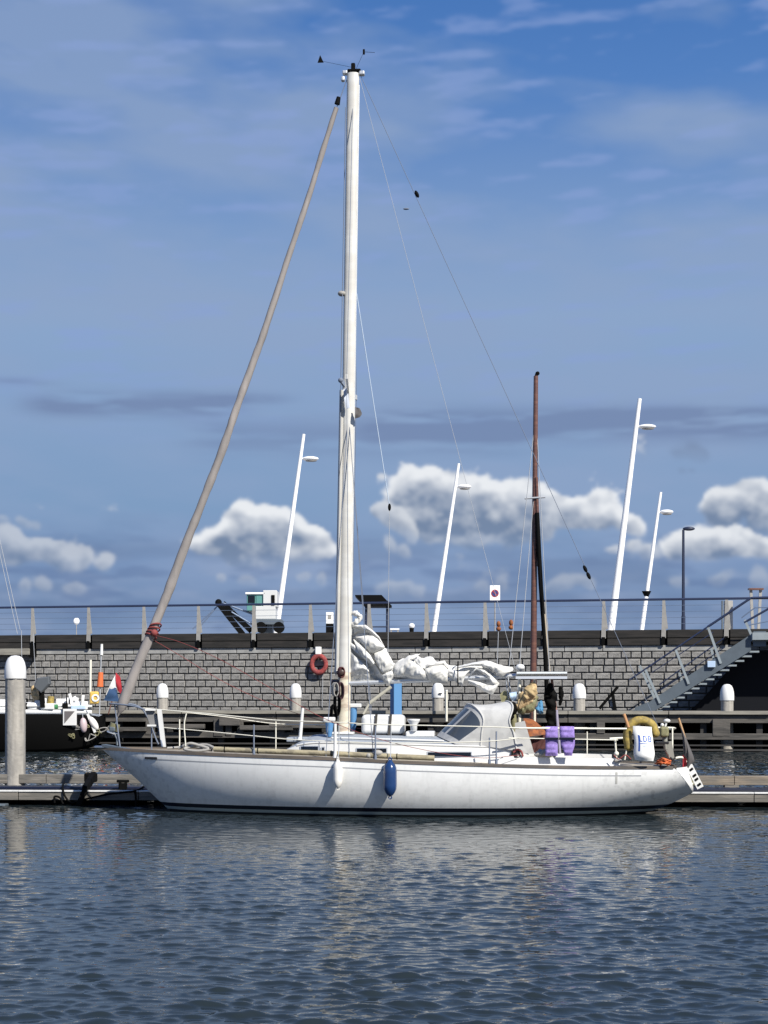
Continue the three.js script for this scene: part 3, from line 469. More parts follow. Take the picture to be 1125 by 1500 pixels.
  const wp = thing('marker_pole', 'thin pale pole on the jetty between sail and sprayhood', 'pole', V(at(654, 1040, 61).x, 0, CZ - 61)), wy = local(wp)(at(654, 1012, 61)).y; part('shaft', bar(V(0, 1.2, 0), V(0, wy, 0), .05, .05), M.rail, wp); part('cap', bar(V(0, wy, 0), V(0, wy + .04, 0), .06, .05), M.white, wp);
}

// ───────────────────────── near pontoon ─────────────────────────
{
  const PL = V(-562.5 * 31.1 / F, 0, CZ - 31.1), PR = V(562.5 * 30.4 / F, 0, CZ - 30.4), PT = -Math.atan2(PR.z - PL.z, PR.x - PL.x), PM = PL.clone().add(PR).multiplyScalar(.5);
  const t = thing('floating_pontoon', 'low floating pontoon of weathered timber running behind the yacht', 'pontoon', PM, PT), P = seen(t), r = rng(17);
  const yTop = P(60, 1159.5, 0).y, yBot = P(60, 1178, 0).y + .085, zf = -2.35;
  for (let i = 0; i < 10; i++) { const x = -11.2 + i * 2.5, m = i > 6 ? M.plankwarm : M.plank;
    part('fascia_board', box(2.485, yTop - yBot - .012, .07, x, (yTop + yBot) / 2 - .006, -.04 + (i % 2) * .006, .008), M.plank, t);
    part('edge_strip', box(2.49, .035, .1, x, yTop + .012, -.03, .006), M.edge, t);
    part('kerb_beam', box(2.49, .2, .2, x, yTop + .14, zf + .12 + (i % 2) * .008, .012), m, t);
    part('float', box(2.0, .5, 1.9, x, -.12, -1.25, .04), M.black, t);
  }
  for (let i = 0; i < 160; i++) part('deck_plank', box(.145, .03, 2.05, -12.1 + i * .152, yTop - .02 + (i % 3) * .002, -1.14), M.deckdark, t);
  part('under_frame', box(24, .12, 2.1, 0, yTop - .13, -1.25), M.black, t);
  part('service_pipe', bar(V(-12, yTop + .03, -.42), V(12, yTop + .03, -.42), .045, .045, 10), M.navy, t);
  for (const x of [-10, -4, 2, 7.5]) part('kerb_block', box(.3, .06, .2, x, yTop + .02, zf + .12), M.plank, t);
  const e = P(1064, 1187, .1); part('float_end', box(.66, .09, .3, e.x, e.y, .06, .02), M.steelgrey, t); const e2 = P(2, 1184, .1); part('float_end', box(.2, .18, .3, e2.x, e2.y, .06, .02), M.steelgrey, t);
  part('lower_waler', box(22, .035, .06, 0, P(60, 1181.5, 0).y - .0, -.25), M.olive, t);
  // mooring gear
  const k = thing('mooring_strap', 'black rubber strap and rope heap hung over the pontoon left of the bow', 'mooring strap', PM, PT), K = seen(k);
  part('strap', [beam(K(137, 1136, -1.2), K(124, 1157, .06), .1, .16), beam(K(125, 1156, .07), K(112, 1187, .09), .16, .1), box(.26, .2, .2, K(133, 1139, -1.2).x, K(133, 1139, -1.2).y, -1.2, .04)], M.rubber, k);
  part('rope', [tube([K(94, 1144, -.6), K(92, 1156, 0), K(95, 1166, .06), K(104, 1176, .07), K(112, 1174, .07), K(128, 1170, .07), K(160, 1163, .06), K(200, 1158, 0), K(214, 1150, -.3)], .022, 70), tube([K(80, 1176, .05), K(80, 1167, .06), K(87, 1168, .06), K(93, 1178, .06), K(105, 1186, .06)], .022, 40), tube([K(198, 1158, .04), K(199, 1176, .05), K(198, 1188, .05)], .022, 20)], M.black, k);
  const c = thing('mooring_cleat', 'small black mooring cleat on the pontoon edge below the bow', 'cleat', PM, PT), C = seen(c), q = C(180, 1150, -.2); part('horn', box(.26, .06, .06, q.x, q.y + .08, q.z, .02), M.black, c); for (const s of [-1, 1]) part('leg', box(.05, .16, .06, q.x + s * .06, q.y, q.z), M.black, c); part('base', box(.12, .18, .12, q.x, q.y - .05, q.z), M.black, c);
}

// ───────────────────────── the yacht ─────────────────────────
const yacht = thing('sailing_yacht', 'white sailing yacht with furled headsail and loosely heaped mainsail', 'sailing yacht', V(0, 0, 0), -4 * Math.PI / 180);
const B = seen(yacht), toYacht = local(yacht);
const XB = B(150, 1096, 0).x, XWL = B(249, 1188, 0).x, XT = B(986, 1122, .5).x, XE = B(1018, 1163, .35).x, YE = B(1018, 1163, .35).y, XA = B(948, 1195, .3).x;
const beamAt = curve([[XB, .03], [XB + .55, .36], [XB + 1.55, .8], [-3, 1.15], [-2, 1.4], [-1, 1.55], [0, 1.62], [1, 1.62], [2, 1.56], [3, 1.43], [4, 1.24], [5, 1.0], [5.55, .84], [6.1, .7]]);
const sheerPx = curve([[140, 1096], [240, 1102], [360, 1107.5], [480, 1112], [600, 1117.5], [720, 1121.5], [850, 1124.5], [986, 1125], [1030, 1125]]);
const sheerCache = []; for (let px = 140; px <= 1030; px += 10) { let q = B(px, sheerPx(px), 0); for (let k = 0; k < 4; k++) q = B(px, sheerPx(px), beamAt(clamp(q.x, XB, 6.1))); sheerCache.push([q.x, q.y]); }
const sheerY = curve(sheerCache);
const keelY = curve([[XB, sheerY(XB) - .02], [XB + (XWL - XB) * .5, sheerY(XB) * .5 + .015], [XWL, 0], [XWL + .5, -.32], [XWL + 1.5, -.6], [0, -.72], [2, -.66], [3.6, -.4], [XA, .0], [XA + .45, .17], [XE, YE], [XE + .3, YE + .2]]);
const power = curve([[XB, 1.5], [-4, 1.8], [-2.5, 2.15], [-1, 2.5], [1, 2.7], [4, 2.5], [6.2, 2.4]]);
const topY = (x) => (x <= XT ? sheerY(x) : mix(sheerY(XT), YE, (x - XT) / (XE - XT)));
function halfAt(x, y) { const k = keelY(x), s = sheerY(x); const u = clamp((y - k) / Math.max(.02, s - k)); return beamAt(x) * (1 - Math.pow(1 - u, power(x))); }
function hullBand(lo, hi, n, xs, out = 0) {
  const gs = [];
  for (const side of [1, -1]) { const rows = []; for (let j = 0; j <= n; j++) { const row = []; for (const x of xs) { const k = keelY(x), y0 = Math.min(Math.max(lo(x), k), topY(x)), y1 = Math.min(Math.max(hi(x), k), topY(x)), y = mix(y0, y1, j / n); row.push(V(x, y, side * (halfAt(x, y) + out))); } rows.push(side > 0 ? row : row.reverse()); } gs.push(grid(rows)); }
  for (const g of gs) { const p = g.attributes.position, uv = g.attributes.uv; for (let i = 0; i < p.count; i++) uv.setXY(i, (p.getX(i) + 6) / 12, p.getY(i) / 1.4); }
  return gs;
}
const XS = []; for (let i = 0; i <= 150; i++) XS.push(mix(XB, XE - .004, i / 150));
{
  const c = (y) => () => y;
  part('topsides', hullBand(c(.172), sheerY, 22, XS), M.gel, yacht, null, true);
  part('waterline_stripe', hullBand(c(.095), c(.172), 3, XS), M.navy, yacht, 'dark navy stripe above the waterline');
  part('boot_top', hullBand(c(.038), c(.095), 3, XS), M.pale, yacht);
  part('hull_bottom', hullBand(c(-.8), c(.038), 10, XS), M.antifoul, yacht);
  const xs2 = XS.filter((x) => x > -4.6 && x < 4.9); part('cove_line', hullBand((x) => sheerY(x) - .155, (x) => sheerY(x) - .135, 1, xs2, .003), plain(.32, .33, .35, .5), yacht);
  // transom
  const rows = []; for (let i = 0; i <= 14; i++) { const x = mix(XT, XE - .004, i / 14), y = topY(x), h = halfAt(x, y), row = []; for (let k = 0; k <= 16; k++) { const s = k / 16 * 2 - 1; row.push(V(x + .3 * (1 - s * s) * (1 - i / 14) ** .7, y, -s * h)); } rows.push(row); } part('transom', grid(rows), M.white, yacht);
  // deck and toe rails
  const dr = []; for (const x of XS) { if (x > XT) break; const row = []; for (let k = 0; k <= 20; k++) { const s = k / 20 * 2 - 1; row.push(V(x, sheerY(x) - .012 + .07 * (1 - s * s) * beamAt(x) / 1.6, s * (beamAt(x) - .006))); } dr.push(row); } { const x = XT; } part('deck', grid(dr), textured(grain([.34, .30, .23], [.28, .25, .2], .2), .5, .5, .85), yacht);
  for (const s of [1, -1]) { const rr = []; for (const x of XS) { if (x > XT + .02) break; const b = beamAt(x), y = sheerY(x); rr.push([V(x, y - .022, s * (b + .014)), V(x, y + .03, s * (b + .006)), V(x, y + .034, s * (b - .035)), V(x, y - .02, s * (b - .045))]); } part('toe_rail', toCreasedNormals(grid(rr), .6), M.teak, yacht); }
  part('stern_rail', beam(V(XT, sheerY(XT) + .02, -beamAt(XT)), V(XT, sheerY(XT) + .02, beamAt(XT)), .05, .06), M.teak, yacht);
  { const q = B(221, 1110.5, halfAt(B(221, 1110, .6).x, 1.1) + .004), b = halfAt(q.x, q.y); part('hawse_slot', box(.29, .045, .02, 0, 0, 0, .008).rotateY(Math.atan2(beamAt(q.x - .2) - beamAt(q.x + .2), .4)).translate(q.x, q.y, b + .005), M.dark, yacht); }
  { const q = B(902, 1140, 1); const g = hullBand((x) => .62, (x) => sheerY(x) - .08, 6, [q.x - .02, q.x + .02], .003); part('drain_streak', g, plain(.42, .42, .4, .6), yacht); }
}
// cabin
const CX0 = B(408, 1098, .5).x, CX1 = B(748, 1100, .9).x;
const cabHalf = curve([[CX0, .42], [CX0 + .45, .62], [CX0 + 1.3, .82], [.2, .95], [2.6, .98]]);
const cabEdge = curve([[CX0, sheerY(CX0) + .05], [CX0 + .38, 1.30], [CX0 + .8, 1.355], [0, 1.345], [1.4, 1.31], [2.6, 1.28]]);
const cabTop = (x) => cabEdge(x) + .15 * smooth(CX0, CX0 + .7, x);
{
  const xs = []; for (let i = 0; i <= 60; i++) xs.push(mix(CX0, CX1, i / 60));
  for (const s of [1, -1]) { const lo = xs.map((x) => V(x, sheerY(x) + .02, s * (cabHalf(x) + .05))), hi = xs.map((x) => V(x, cabEdge(x), s * cabHalf(x))); part('cabin_side', grid(s > 0 ? [lo, hi] : [hi, lo]), M.white, yacht); }
  part('cabin_roof', grid(xs.map((x) => { const row = []; for (let k = 0; k <= 16; k++) { const q = k / 16 * 2 - 1; row.push(V(x, mix(cabTop(x), cabEdge(x), q * q), q * cabHalf(x))); } return row; })), M.deckgrey, yacht);
  part('cabin_back', box(.04, .4, 1.9, CX1, 1.14, 0), M.white, yacht);
  for (const s of [1, -1]) part('roof_edge', tube(xs.filter((x) => x > CX0 + .3).map((x) => V(x, cabEdge(x) + .006, s * (cabHalf(x) - .006))), .022, 60, 6), M.white, yacht);
  part('grab_rail', tube(xs.filter((x) => x > CX0 + 1 && x < CX1 - 1.2).map((x) => V(x, cabEdge(x) + .085, cabHalf(x) - .22)), .02, 60, 6), M.white, yacht);
  const win = (p0, p1, y0, y1) => { const a = B(p0, (y0 + y1) / 2, cabHalf(B(p0, 1098, .9).x)), b = B(p1, (y0 + y1) / 2, cabHalf(B(p1, 1098, .9).x)), h = (y1 - y0) * 28.4 / F, rows = []; for (const k of [-.5, .5]) { const row = []; for (let i = 0; i <= 14; i++) { const x = mix(a.x, b.x, i / 14), y = mix(a.y, b.y, i / 14) + k * h, f = clamp((y - sheerY(x) - .02) / (cabEdge(x) - sheerY(x) - .02)); row.push(V(x, y, cabHalf(x) + .05 * (1 - f) + .014)); } rows.push(row); }
    const rim = rows.map((r, j) => r.map((q, i) => q.clone().add(V((i === 0 ? -.02 : i === 14 ? .02 : 0), j ? .016 : -.016, -.006)))); part('window_rim', grid(rim), M.alu, yacht); part('window', grid(rows), M.glass, yacht); };
  win(441, 466, 1093.5, 1099.5); win(472, 475, 1095, 1099); win(523, 566, 1096.5, 1102); win(627, 690, 1102, 1107.5);
  const rb = (x, z, w, h, d, m, n, y = cabTop(x)) => part(n, box(w, h, d, x, y + h / 2 - .02, z, Math.min(h, d, w) * .25), m, yacht);
  rb(B(616, 1072, 0).x, 0, .55, .11, .6, M.white, 'hatch'); rb(B(480, 1076, .2).x - .55, .0, .5, .09, .55, M.deckgrey, 'hatch');
  const vp = B(606, 1062, .3); part('vent_cowl', lathe([[.0, -.14], [.06, -.14], [.07, -.02], [.12, .05], [.125, .08], [.1, .085], [.0, .06]], 16).translate(vp.x, vp.y + .03, vp.z), M.white, yacht);
  part('mast_step', box(.42, .05, .34, B(503, 1075, .1).x, cabTop(-.9) + .02, .1, .015), M.white, yacht);
  // cockpit coaming and stern deck pieces
  for (const s of [1, -1]) { const cs = []; for (let i = 0; i <= 30; i++) { const x = mix(CX1 - .35, B(908, 1112, 1).x, i / 30), z = Math.min(1.12, beamAt(x) - .14), h = .17 * smooth(0, .1, i / 30); cs.push([V(x, sheerY(x) - .01, s * (z + .03)), V(x, sheerY(x) + h, s * z), V(x, sheerY(x) + h, s * (z - .12)), V(x, sheerY(x) - .01, s * (z - .14))]); } part('cockpit_coaming', toCreasedNormals(grid(cs), .5), M.white, yacht); }
}
// rig
const MX = B(503.5, 1072, 0), MT = B(517.5, 101, 0), mastAt = (py) => { const q = MX.clone().lerp(MT, (1072 - py) / 971); return q; };
{
  const u = 29.4 / F, sec = (r0, r1, a, b, m, n) => part(n, along(new THREE.CylinderGeometry(r1, r0, a.distanceTo(b), 20).scale(1.15, 1, .85), a, b), m, yacht);
  sec(.105, .108, mastAt(1075).setY(1.42), mastAt(985), M.mastLow, 'mast_foot'); const mast = sec(.11, .105, mastAt(985), mastAt(108), M.mast, 'mast');
  part('sail_track', bar(mastAt(930).add(V(.125, 0, 0)), mastAt(125).add(V(.12, 0, 0)), .012, .012, 5), M.alu, mast);
  part('spinnaker_pole', [bar(mastAt(984).add(V(-.15, 0, .04)), mastAt(572).add(V(-.13, 0, .04)), .045, .045, 12), moved(ball(.055), mastAt(984).add(V(-.15, 0, .04)))], M.pole, yacht, 'grey pole stowed upright along the front of the mast');
  for (const k of [[-.16, .1, 990, 160], [-.115, -.1, 1000, 140]]) part('halyard', bar(mastAt(k[2]).add(V(k[0], 0, k[1])), mastAt(k[3]).add(V(k[0] * .8, 0, k[1])), .009, .009, 5), M.wire, yacht);
  for (const g of [lathe([[0, .16], [.05, .16], [.055, .13], [.045, .07], [.06, .02], [.065, 0]], 14).rotateX(Math.PI / 2).translate(mastAt(985).x - .04, mastAt(985).y, .1), lathe([[0, .16], [.05, .16], [.055, .13], [.045, .07], [.06, .02], [.065, 0]], 14).rotateZ(Math.PI / 2).translate(mastAt(1000).x - .1, mastAt(1000).y, .02)]) part('winch', g, plain(.06, .035, .03, .4), yacht);
  // rope coils on the mast
  const coil = (px, py, h, m) => { const c = B(px, py, .16), g = []; for (let i = 0; i < 5; i++) g.push(tube([0, 1, 2, 3, 4, 5, 6, 7].map((k) => { const a = k / 8 * 6.283; return V(c.x + .045 * Math.cos(a) + (i - 2) * .012, c.y + h * Math.sin(a), c.z + i * .012); }), .012, 28, 5, true)); part('rope_coil', g, m, yacht); };
  coil(494, 1030, .24, M.black); coil(491, 1010, .13, M.postgrey); coil(499, 1012, .16, plain(.05, .02, .025, .8)); coil(500, 985, .1, plain(.1, .03, .03, .8)); coil(489, 1045, .17, M.rubber);
  // masthead
  const T = mastAt(108); part('masthead', [box(.26, .05, .14, T.x + .02, T.y + .05, 0, .02), box(.08, .14, .09, T.x, T.y + .13, 0, .02)], M.black, yacht); part('masthead_sheave', [box(.1, .07, .12, T.x - .16, T.y + .02, 0, .02), box(.08, .1, .1, T.x - .2, T.y - .1, 0, .03), box(.11, .08, .12, T.x + .17, T.y + .0, 0, .02)], M.alu, yacht);
  const wv = B(469, 89, 0); part('wind_vane', [bar(T.clone().add(V(0, .12, 0)), wv, .003), plate([[-.05, -.04], [.07, -.04], [.0, .11]], .01).translate(wv.x, wv.y, 0)], M.black, yacht); const an = B(533, 76, 0); part('antenna', [bar(T.clone().add(V(.06, .1, 0)), an, .003), box(.04, .1, .04, an.x, an.y, 0, .01), bar(an, B(549, 77, 0), .004)], M.black, yacht);
  part('steaming_light', [moved(ball(.07, 1.1, .8, 1), B(500.5, 430, .05))], M.postgrey, yacht);
  // spreaders (towards and away from the camera) and flags on the halyards
  for (const s of [1, -1]) { const a = mastAt(575).add(V(0, 0, s * .08)), b = mastAt(575).add(V(.06, .1, s * 1.02)); part('spreader', beam(a, b, .04, .09), M.mast, yacht); }
  part('spreader_root', [beam(mastAt(572), B(499, 556, .1), .06, .07), moved(ball(.05), B(499, 557, .1))], M.wire, yacht);
  part('halyard_flag', sheet([[B(503, 570, .2), B(510, 568, .22)], [B(504, 584, .24), B(511, 584, .2)], [B(507, 599, .2), B(512, 597, .22)]], 3, .02, 10, 12), plain(.5, .54, .62, .8), yacht); part('halyard_flag', sheet([[B(520, 596, .16), B(527, 598, .18)], [B(520, 605, .2), B(530, 606, .16)], [B(520, 613, .16), B(527, 611, .18)]], 6, .02, 10, 10), M.flagdark, yacht);
  // standing rigging
  const deckEdge = (px, s) => { const x = B(px, 1110, s * 1.4).x; return V(x, sheerY(x) + .04, s * (beamAt(x) - .08)); }, ends = [];
  for (const s of [1, -1]) { const tip = mastAt(575).add(V(.06, .1, s * 1.02)), m = s > 0 ? M.wire : M.wire; part('cap_shroud', [bar(mastAt(125), tip, .006), bar(tip, deckEdge(512, s), .006)], m, yacht); part('lower_shroud', bar(mastAt(600), deckEdge(478, s), .007), m, yacht); part('lower_shroud', bar(mastAt(600), deckEdge(548, s), .007), m, yacht); }
  const D1 = B(984, 1108, 0); part('backstay', bar(mastAt(110).add(V(.14, 0, 0)), D1, .0055), M.wire, yacht);
  for (const [px, py] of [[610.5, 284], [857, 833], [862, 843]]) { const q = B(px, py, 0); part('insulator', along(ball(.035, 1, 2.2, 1), q, q.clone().add(D1.clone().sub(mastAt(110)).normalize().multiplyScalar(.01))), M.black, yacht); }
  part('topping_lift', bar(mastAt(115).add(V(.13, 0, 0)), B(756, 985, 0), .004), M.line, yacht); part('spreader_block', [moved(ball(.03, 2, .6, 1), B(595, 306, 0))], M.wire, yacht);
  part('spare_halyard', [bar(mastAt(430).add(V(.13, 0, 0)), B(570, 738, .2), .008)], plain(.4, .48, .58, .8), yacht); part('snap_shackle', moved(ball(.03, 1, 2.4, 1), B(570.5, 743, .2)), M.black, yacht); part('spare_halyard', bar(B(570.5, 748, .2), B(568, 985, .1), .005), M.line, yacht);
  // furled headsail on the forestay
  const g0 = B(172, 1050, 0), g1 = B(493, 158, 0), rows = []; const dir = g1.clone().sub(g0).normalize(), nx = V(-dir.y, dir.x, 0);
  for (let j = 0; j <= 130; j++) { const t = j / 130, c = g0.clone().lerp(g1, t); c.addScaledVector(nx, .16 * Math.sin(Math.PI * t) * -1 ); const row = []; const R = (mix(.088, .036, t) * smooth(0, .02, t) * (1 + .22 * (vnoise(t * 46, 3) - .5) + .12 * (vnoise(t * 120, 9) - .5)) + .012); for (let i = 0; i <= 18; i++) { const a = i / 18 * 6.2832, k = 1 + .3 * (1 - Math.abs(2 * ((a / 6.2832 + t * 4.5 + .15 * vnoise(t * 30, 5)) % 1) - 1) - .5); row.push(c.clone().addScaledVector(nx, R * k * Math.cos(a)).add(V(0, 0, R * k * Math.sin(a)))); } rows.push(row); }
  const gen = part('furled_headsail', grid(rows), M.genoa, yacht, 'grey brown headsail rolled up on the forestay'); 
  part('forestay', [bar(B(165, 1078, 0), g0, .012), bar(g1, mastAt(112).add(V(-.1, 0, 0)), .008)], M.wire, yacht); part('halyard_swivel', along(new THREE.CylinderGeometry(.04, .055, .14, 10), B(494.2, 151, 0), B(495.8, 144, 0)), M.black, yacht);
  part('furling_drum', along(new THREE.CylinderGeometry(.1, .1, .14, 18), B(166, 1070, 0), B(169, 1060, 0)), M.olive, yacht); part('furling_drum_plate', along(new THREE.CylinderGeometry(.12, .12, .02, 18), B(165, 1074, 0), B(165.3, 1073, 0)), M.alu, yacht);
  const wrap = []; for (let k = 0; k < 4; k++) { const c = B(221 + k * 2.2, 932 - k * 5, 0); wrap.push(new THREE.TorusGeometry(.115, .016, 6, 20).rotateX(1.2).rotateZ(-.35 + k * .2).translate(c.x, c.y, 0)); } part('sheet_wrap', [...wrap, moved(ball(.07), B(226, 927, .1))], M.redrope, yacht);
  const sheet1 = [B(225, 930, .1), B(262, 940, .4), B(320, 965, .8), B(400, 1010, 1.2), B(470, 1050, 1.4), B(560, 1084, 1.5), B(700, 1110, 1.45), B(762, 1106, 1.2)]; part('headsail_sheet', tube(sheet1, .0055, 90, 5), M.redrope, yacht); part('headsail_sheet', tube([B(222, 936, -.1), B(260, 958, -.4), B(330, 1000, -.8), B(420, 1040, -1.2), B(520, 1066, -1.3), B(700, 1085, -1.2)], .0055, 80, 5), M.redrope, yacht);
  // boom and vang
  const b0 = B(511, 1001, 0), b1 = B(756, 990, 0); part('boom', [along(new THREE.CylinderGeometry(.06, .06, b0.distanceTo(b1), 14).scale(.8, 1, 1), b0, b1)], M.alu, yacht); part('gooseneck', box(.14, .1, .08, b0.x - .02, b0.y, 0, .02), M.wire, yacht);
  part('boom_vang', [bar(B(573, 1006, 0), B(541, 1030, 0), .035), bar(B(541, 1030, 0), B(532, 1046, 0), .025)], plain(.42, .40, .33, .6), yacht); part('mainsheet', [tube([B(741, 990, 0), B(743, 1010, .05), B(748, 1040, 0)], .014, 20), tube([B(744, 992, .05), B(748, 1012, .1), B(756, 1060, .1)], .012, 20)], M.line, yacht);
}
// heaped mainsail: creased panels meeting along sharp folds, over a core of flaked cloth
{
  const m = [], s = (px, py, z, rpx) => { const q = B(px, py, z); return [q.x, q.y, q.z, rpx * 29.2 / F]; };
  let seed = 1;
  const panel = (map, top, bot, bulge = .04) => {
    seed++; const N = 30, K = 16, rows = [], pick = (l, t) => { const n = l.length - 1, k = Math.min(n - 1, Math.floor(t * n)), f = t * n - k; return [0, 1, 2].map((c) => mix(l[k][c], l[k + 1][c], f)); };
    for (let j = 0; j <= K; j++) { const v = j / K, row = []; for (let i = 0; i <= N; i++) { const u = i / N, a = pick(top, u), b = pick(bot, u), x = mix(a[0], b[0], v), y = mix(a[1], b[1], v), [px, py] = map(x, y), e = Math.sin(Math.PI * v) ** .7 * (.35 + .65 * Math.sin(Math.PI * u) ** .5);
      const n = .6 * (facet(x / 62 + y / 150 + seed, y / 74 - x / 170, seed) - .5) + .3 * (facet(x / 30 - y / 50, y / 36 + x / 90, seed + 4) - .5) + .12 * (facet(x / 14, y / 17, seed + 8) - .5);
      row.push(B(px, py, mix(a[2], b[2], v) * 1.25 + bulge * 1.4 * e + .15 * n * e)); } rows.push(row); }
    m.push(grid(rows));
  };
  const P = (x, y) => [500 + x / 7.03, 880 + y / 7.03], Q = (x, y) => [640 + x / 8.04, 940 + y / 8.04];
  panel(P, [[96, 262, 0], [150, 250, .05], [250, 248, .1], [330, 310, .12], [390, 370, .12], [450, 480, .05]], [[96, 275, -.05], [160, 285, 0], [230, 310, .05], [320, 350, .08], [385, 405, .1], [440, 482, .04]]);
  panel(P, [[96, 272, -.02], [160, 283, .03], [230, 308, .06], [322, 350, .08]], [[88, 400, -.12], [150, 382, -.1], [230, 374, -.08], [322, 354, .02]], 0);
  panel(P, [[148, 372, 0], [230, 360, .08], [320, 350, .1], [380, 400, .14], [447, 474, .1]], [[150, 380, -.02], [238, 470, .1], [288, 532, .12], [340, 537, .12], [442, 490, .08]], .07);
  panel(P, [[128, 394, 0], [210, 465, .12], [300, 560, .16], [342, 640, .14]], [[122, 405, 0], [160, 490, .12], [225, 592, .16], [326, 664, .14]], .035);
  panel(P, [[92, 425, .02], [140, 460, .06], [225, 560, .1]], [[90, 470, .02], [130, 512, .06], [215, 592, .1]], .03);
  panel(P, [[85, 515, 0], [130, 560, .08], [230, 650, .12], [282, 715, .1]], [[90, 760, 0], [150, 758, .06], [220, 745, .1], [287, 738, .1]], .03);
  panel(P, [[90, 760, .0], [150, 758, .06], [220, 745, .1], [287, 738, .1]], [[100, 834, -.04], [170, 834, 0], [240, 834, 0], [302, 834, 0]], 0);
  panel(P, [[125, 470, .04], [230, 595, .1], [340, 648, .12], [402, 740, .12], [452, 850, .04]], [[92, 515, -.1], [180, 625, -.12], [272, 722, -.12], [298, 832, -.12], [340, 855, -.12]], -.02);
  panel(P, [[338, 530, .1], [440, 488, .08], [500, 570, .14], [543, 652, .1]], [[345, 600, .12], [390, 690, .16], [420, 742, .14], [527, 708, .1]], .06);
  panel(P, [[413, 768, .1], [460, 745, .14], [522, 716, .1]], [[458, 860, .06], [492, 860, .08], [543, 775, .06]], .04);
  panel(P, [[526, 665, .02], [620, 612, .08], [700, 570, .1], [760, 552, .08], [814, 545, .02]], [[543, 778, .06], [600, 772, .12], [645, 747, .14], [685, 630, .14], [752, 605, .1]], .06);
  panel(P, [[688, 596, .14], [760, 640, .16], [830, 690, .14], [872, 740, .1]], [[643, 757, .12], [720, 772, .14], [820, 802, .12], [892, 814, .06]], .06);
  panel(P, [[752, 605, .08], [800, 588, .12], [845, 590, .1], [857, 648, .1], [960, 630, .12], [1065, 616, .1], [1112, 690, .04]], [[775, 657, .12], [820, 692, .14], [855, 702, .12], [880, 682, .12], [980, 667, .14], [1050, 664, .12], [1097, 702, .06]], .03);
  panel(P, [[856, 692, .1], [960, 672, .14], [1060, 668, .12], [1104, 720, .06]], [[884, 800, .06], [930, 838, .08], [1020, 852, .06], [1094, 842, .02]], .07);
  panel(P, [[545, 776, .1], [650, 756, .12], [780, 790, .12], [905, 818, .06]], [[550, 802, -.08], [640, 832, -.08], [760, 845, -.08], [905, 840, -.06]], -.01);
  panel(Q, [[212, 300, .04], [420, 245, .06], [580, 220, .06], [640, 233, .06], [750, 278, .06], [887, 298, .04], [910, 335, 0]], [[235, 314, .06], [400, 286, .1], [520, 284, .12], [620, 312, .14], [690, 367, .14], [770, 414, .12], [852, 368, .06]], .05);
  panel(Q, [[520, 282, .11], [620, 322, .13], [700, 382, .11], [772, 414, .1]], [[550, 315, -.1], [630, 378, -.1], [690, 434, -.1], [760, 444, -.1]], 0);
  panel(Q, [[110, 300, .02], [180, 330, .08], [250, 350, .1], [330, 350, .1], [397, 333, .06]], [[115, 402, .02], [190, 442, .08], [230, 482, .08], [302, 532, .02], [292, 420, .06]], .05);
  panel(Q, [[383, 385, .06], [460, 306, .12], [560, 336, .14], [650, 403, .14], [737, 490, .08]], [[373, 422, .04], [465, 330, .1], [570, 394, .12], [638, 472, .12], [657, 517, .1]], .03);
  panel(Q, [[383, 398, -.06], [460, 318, -.04], [570, 383, -.04], [655, 490, -.02]], [[376, 444, -.1], [460, 464, -.12], [560, 490, -.12], [645, 514, -.08]], -.02);
  panel(Q, [[366, 448, .08], [430, 460, .12], [500, 476, .14], [600, 510, .16], [660, 518, .14], [737, 488, .08]], [[373, 492, .06], [430, 512, .1], [500, 547, .12], [570, 592, .12], [635, 624, .08], [662, 617, .06]], .04);
  m.push(bundle([s(515, 898, .0, 3), s(522, 899, .04, 4), s(527, 905, .05, 3.6), s(521, 912, .04, 4), s(515, 918, .0, 3)], 5, .25, 40, 24, 1, .2));
  m.push(bundle([s(514, 930, -.16, 6), s(535, 938, -.16, 14), s(552, 962, -.16, 17), s(572, 984, -.16, 12), s(600, 976, -.12, 15), s(640, 985, -.12, 14), s(672, 982, -.1, 7), s(712, 976, -.1, 6), s(752, 982, -.08, 4)], 12, .25, 120, 40));
  m.push(bundle([s(514, 962, -.14, 5), s(530, 975, -.14, 12), s(545, 990, -.14, 10), s(560, 998, -.12, 4)], 17, .25, 40, 24));
  part('mainsail', m.map((g) => g), M.sail, yacht, 'white mainsail lying loosely heaped along the boom');
  part('sail_tie', [new THREE.TorusGeometry(.2, .013, 6, 20).rotateY(Math.PI / 2).scale(1, 1.15, 1).translate(B(671, 985, 0).x, B(671, 985, 0).y - .02, .05)], M.black, yacht);
}
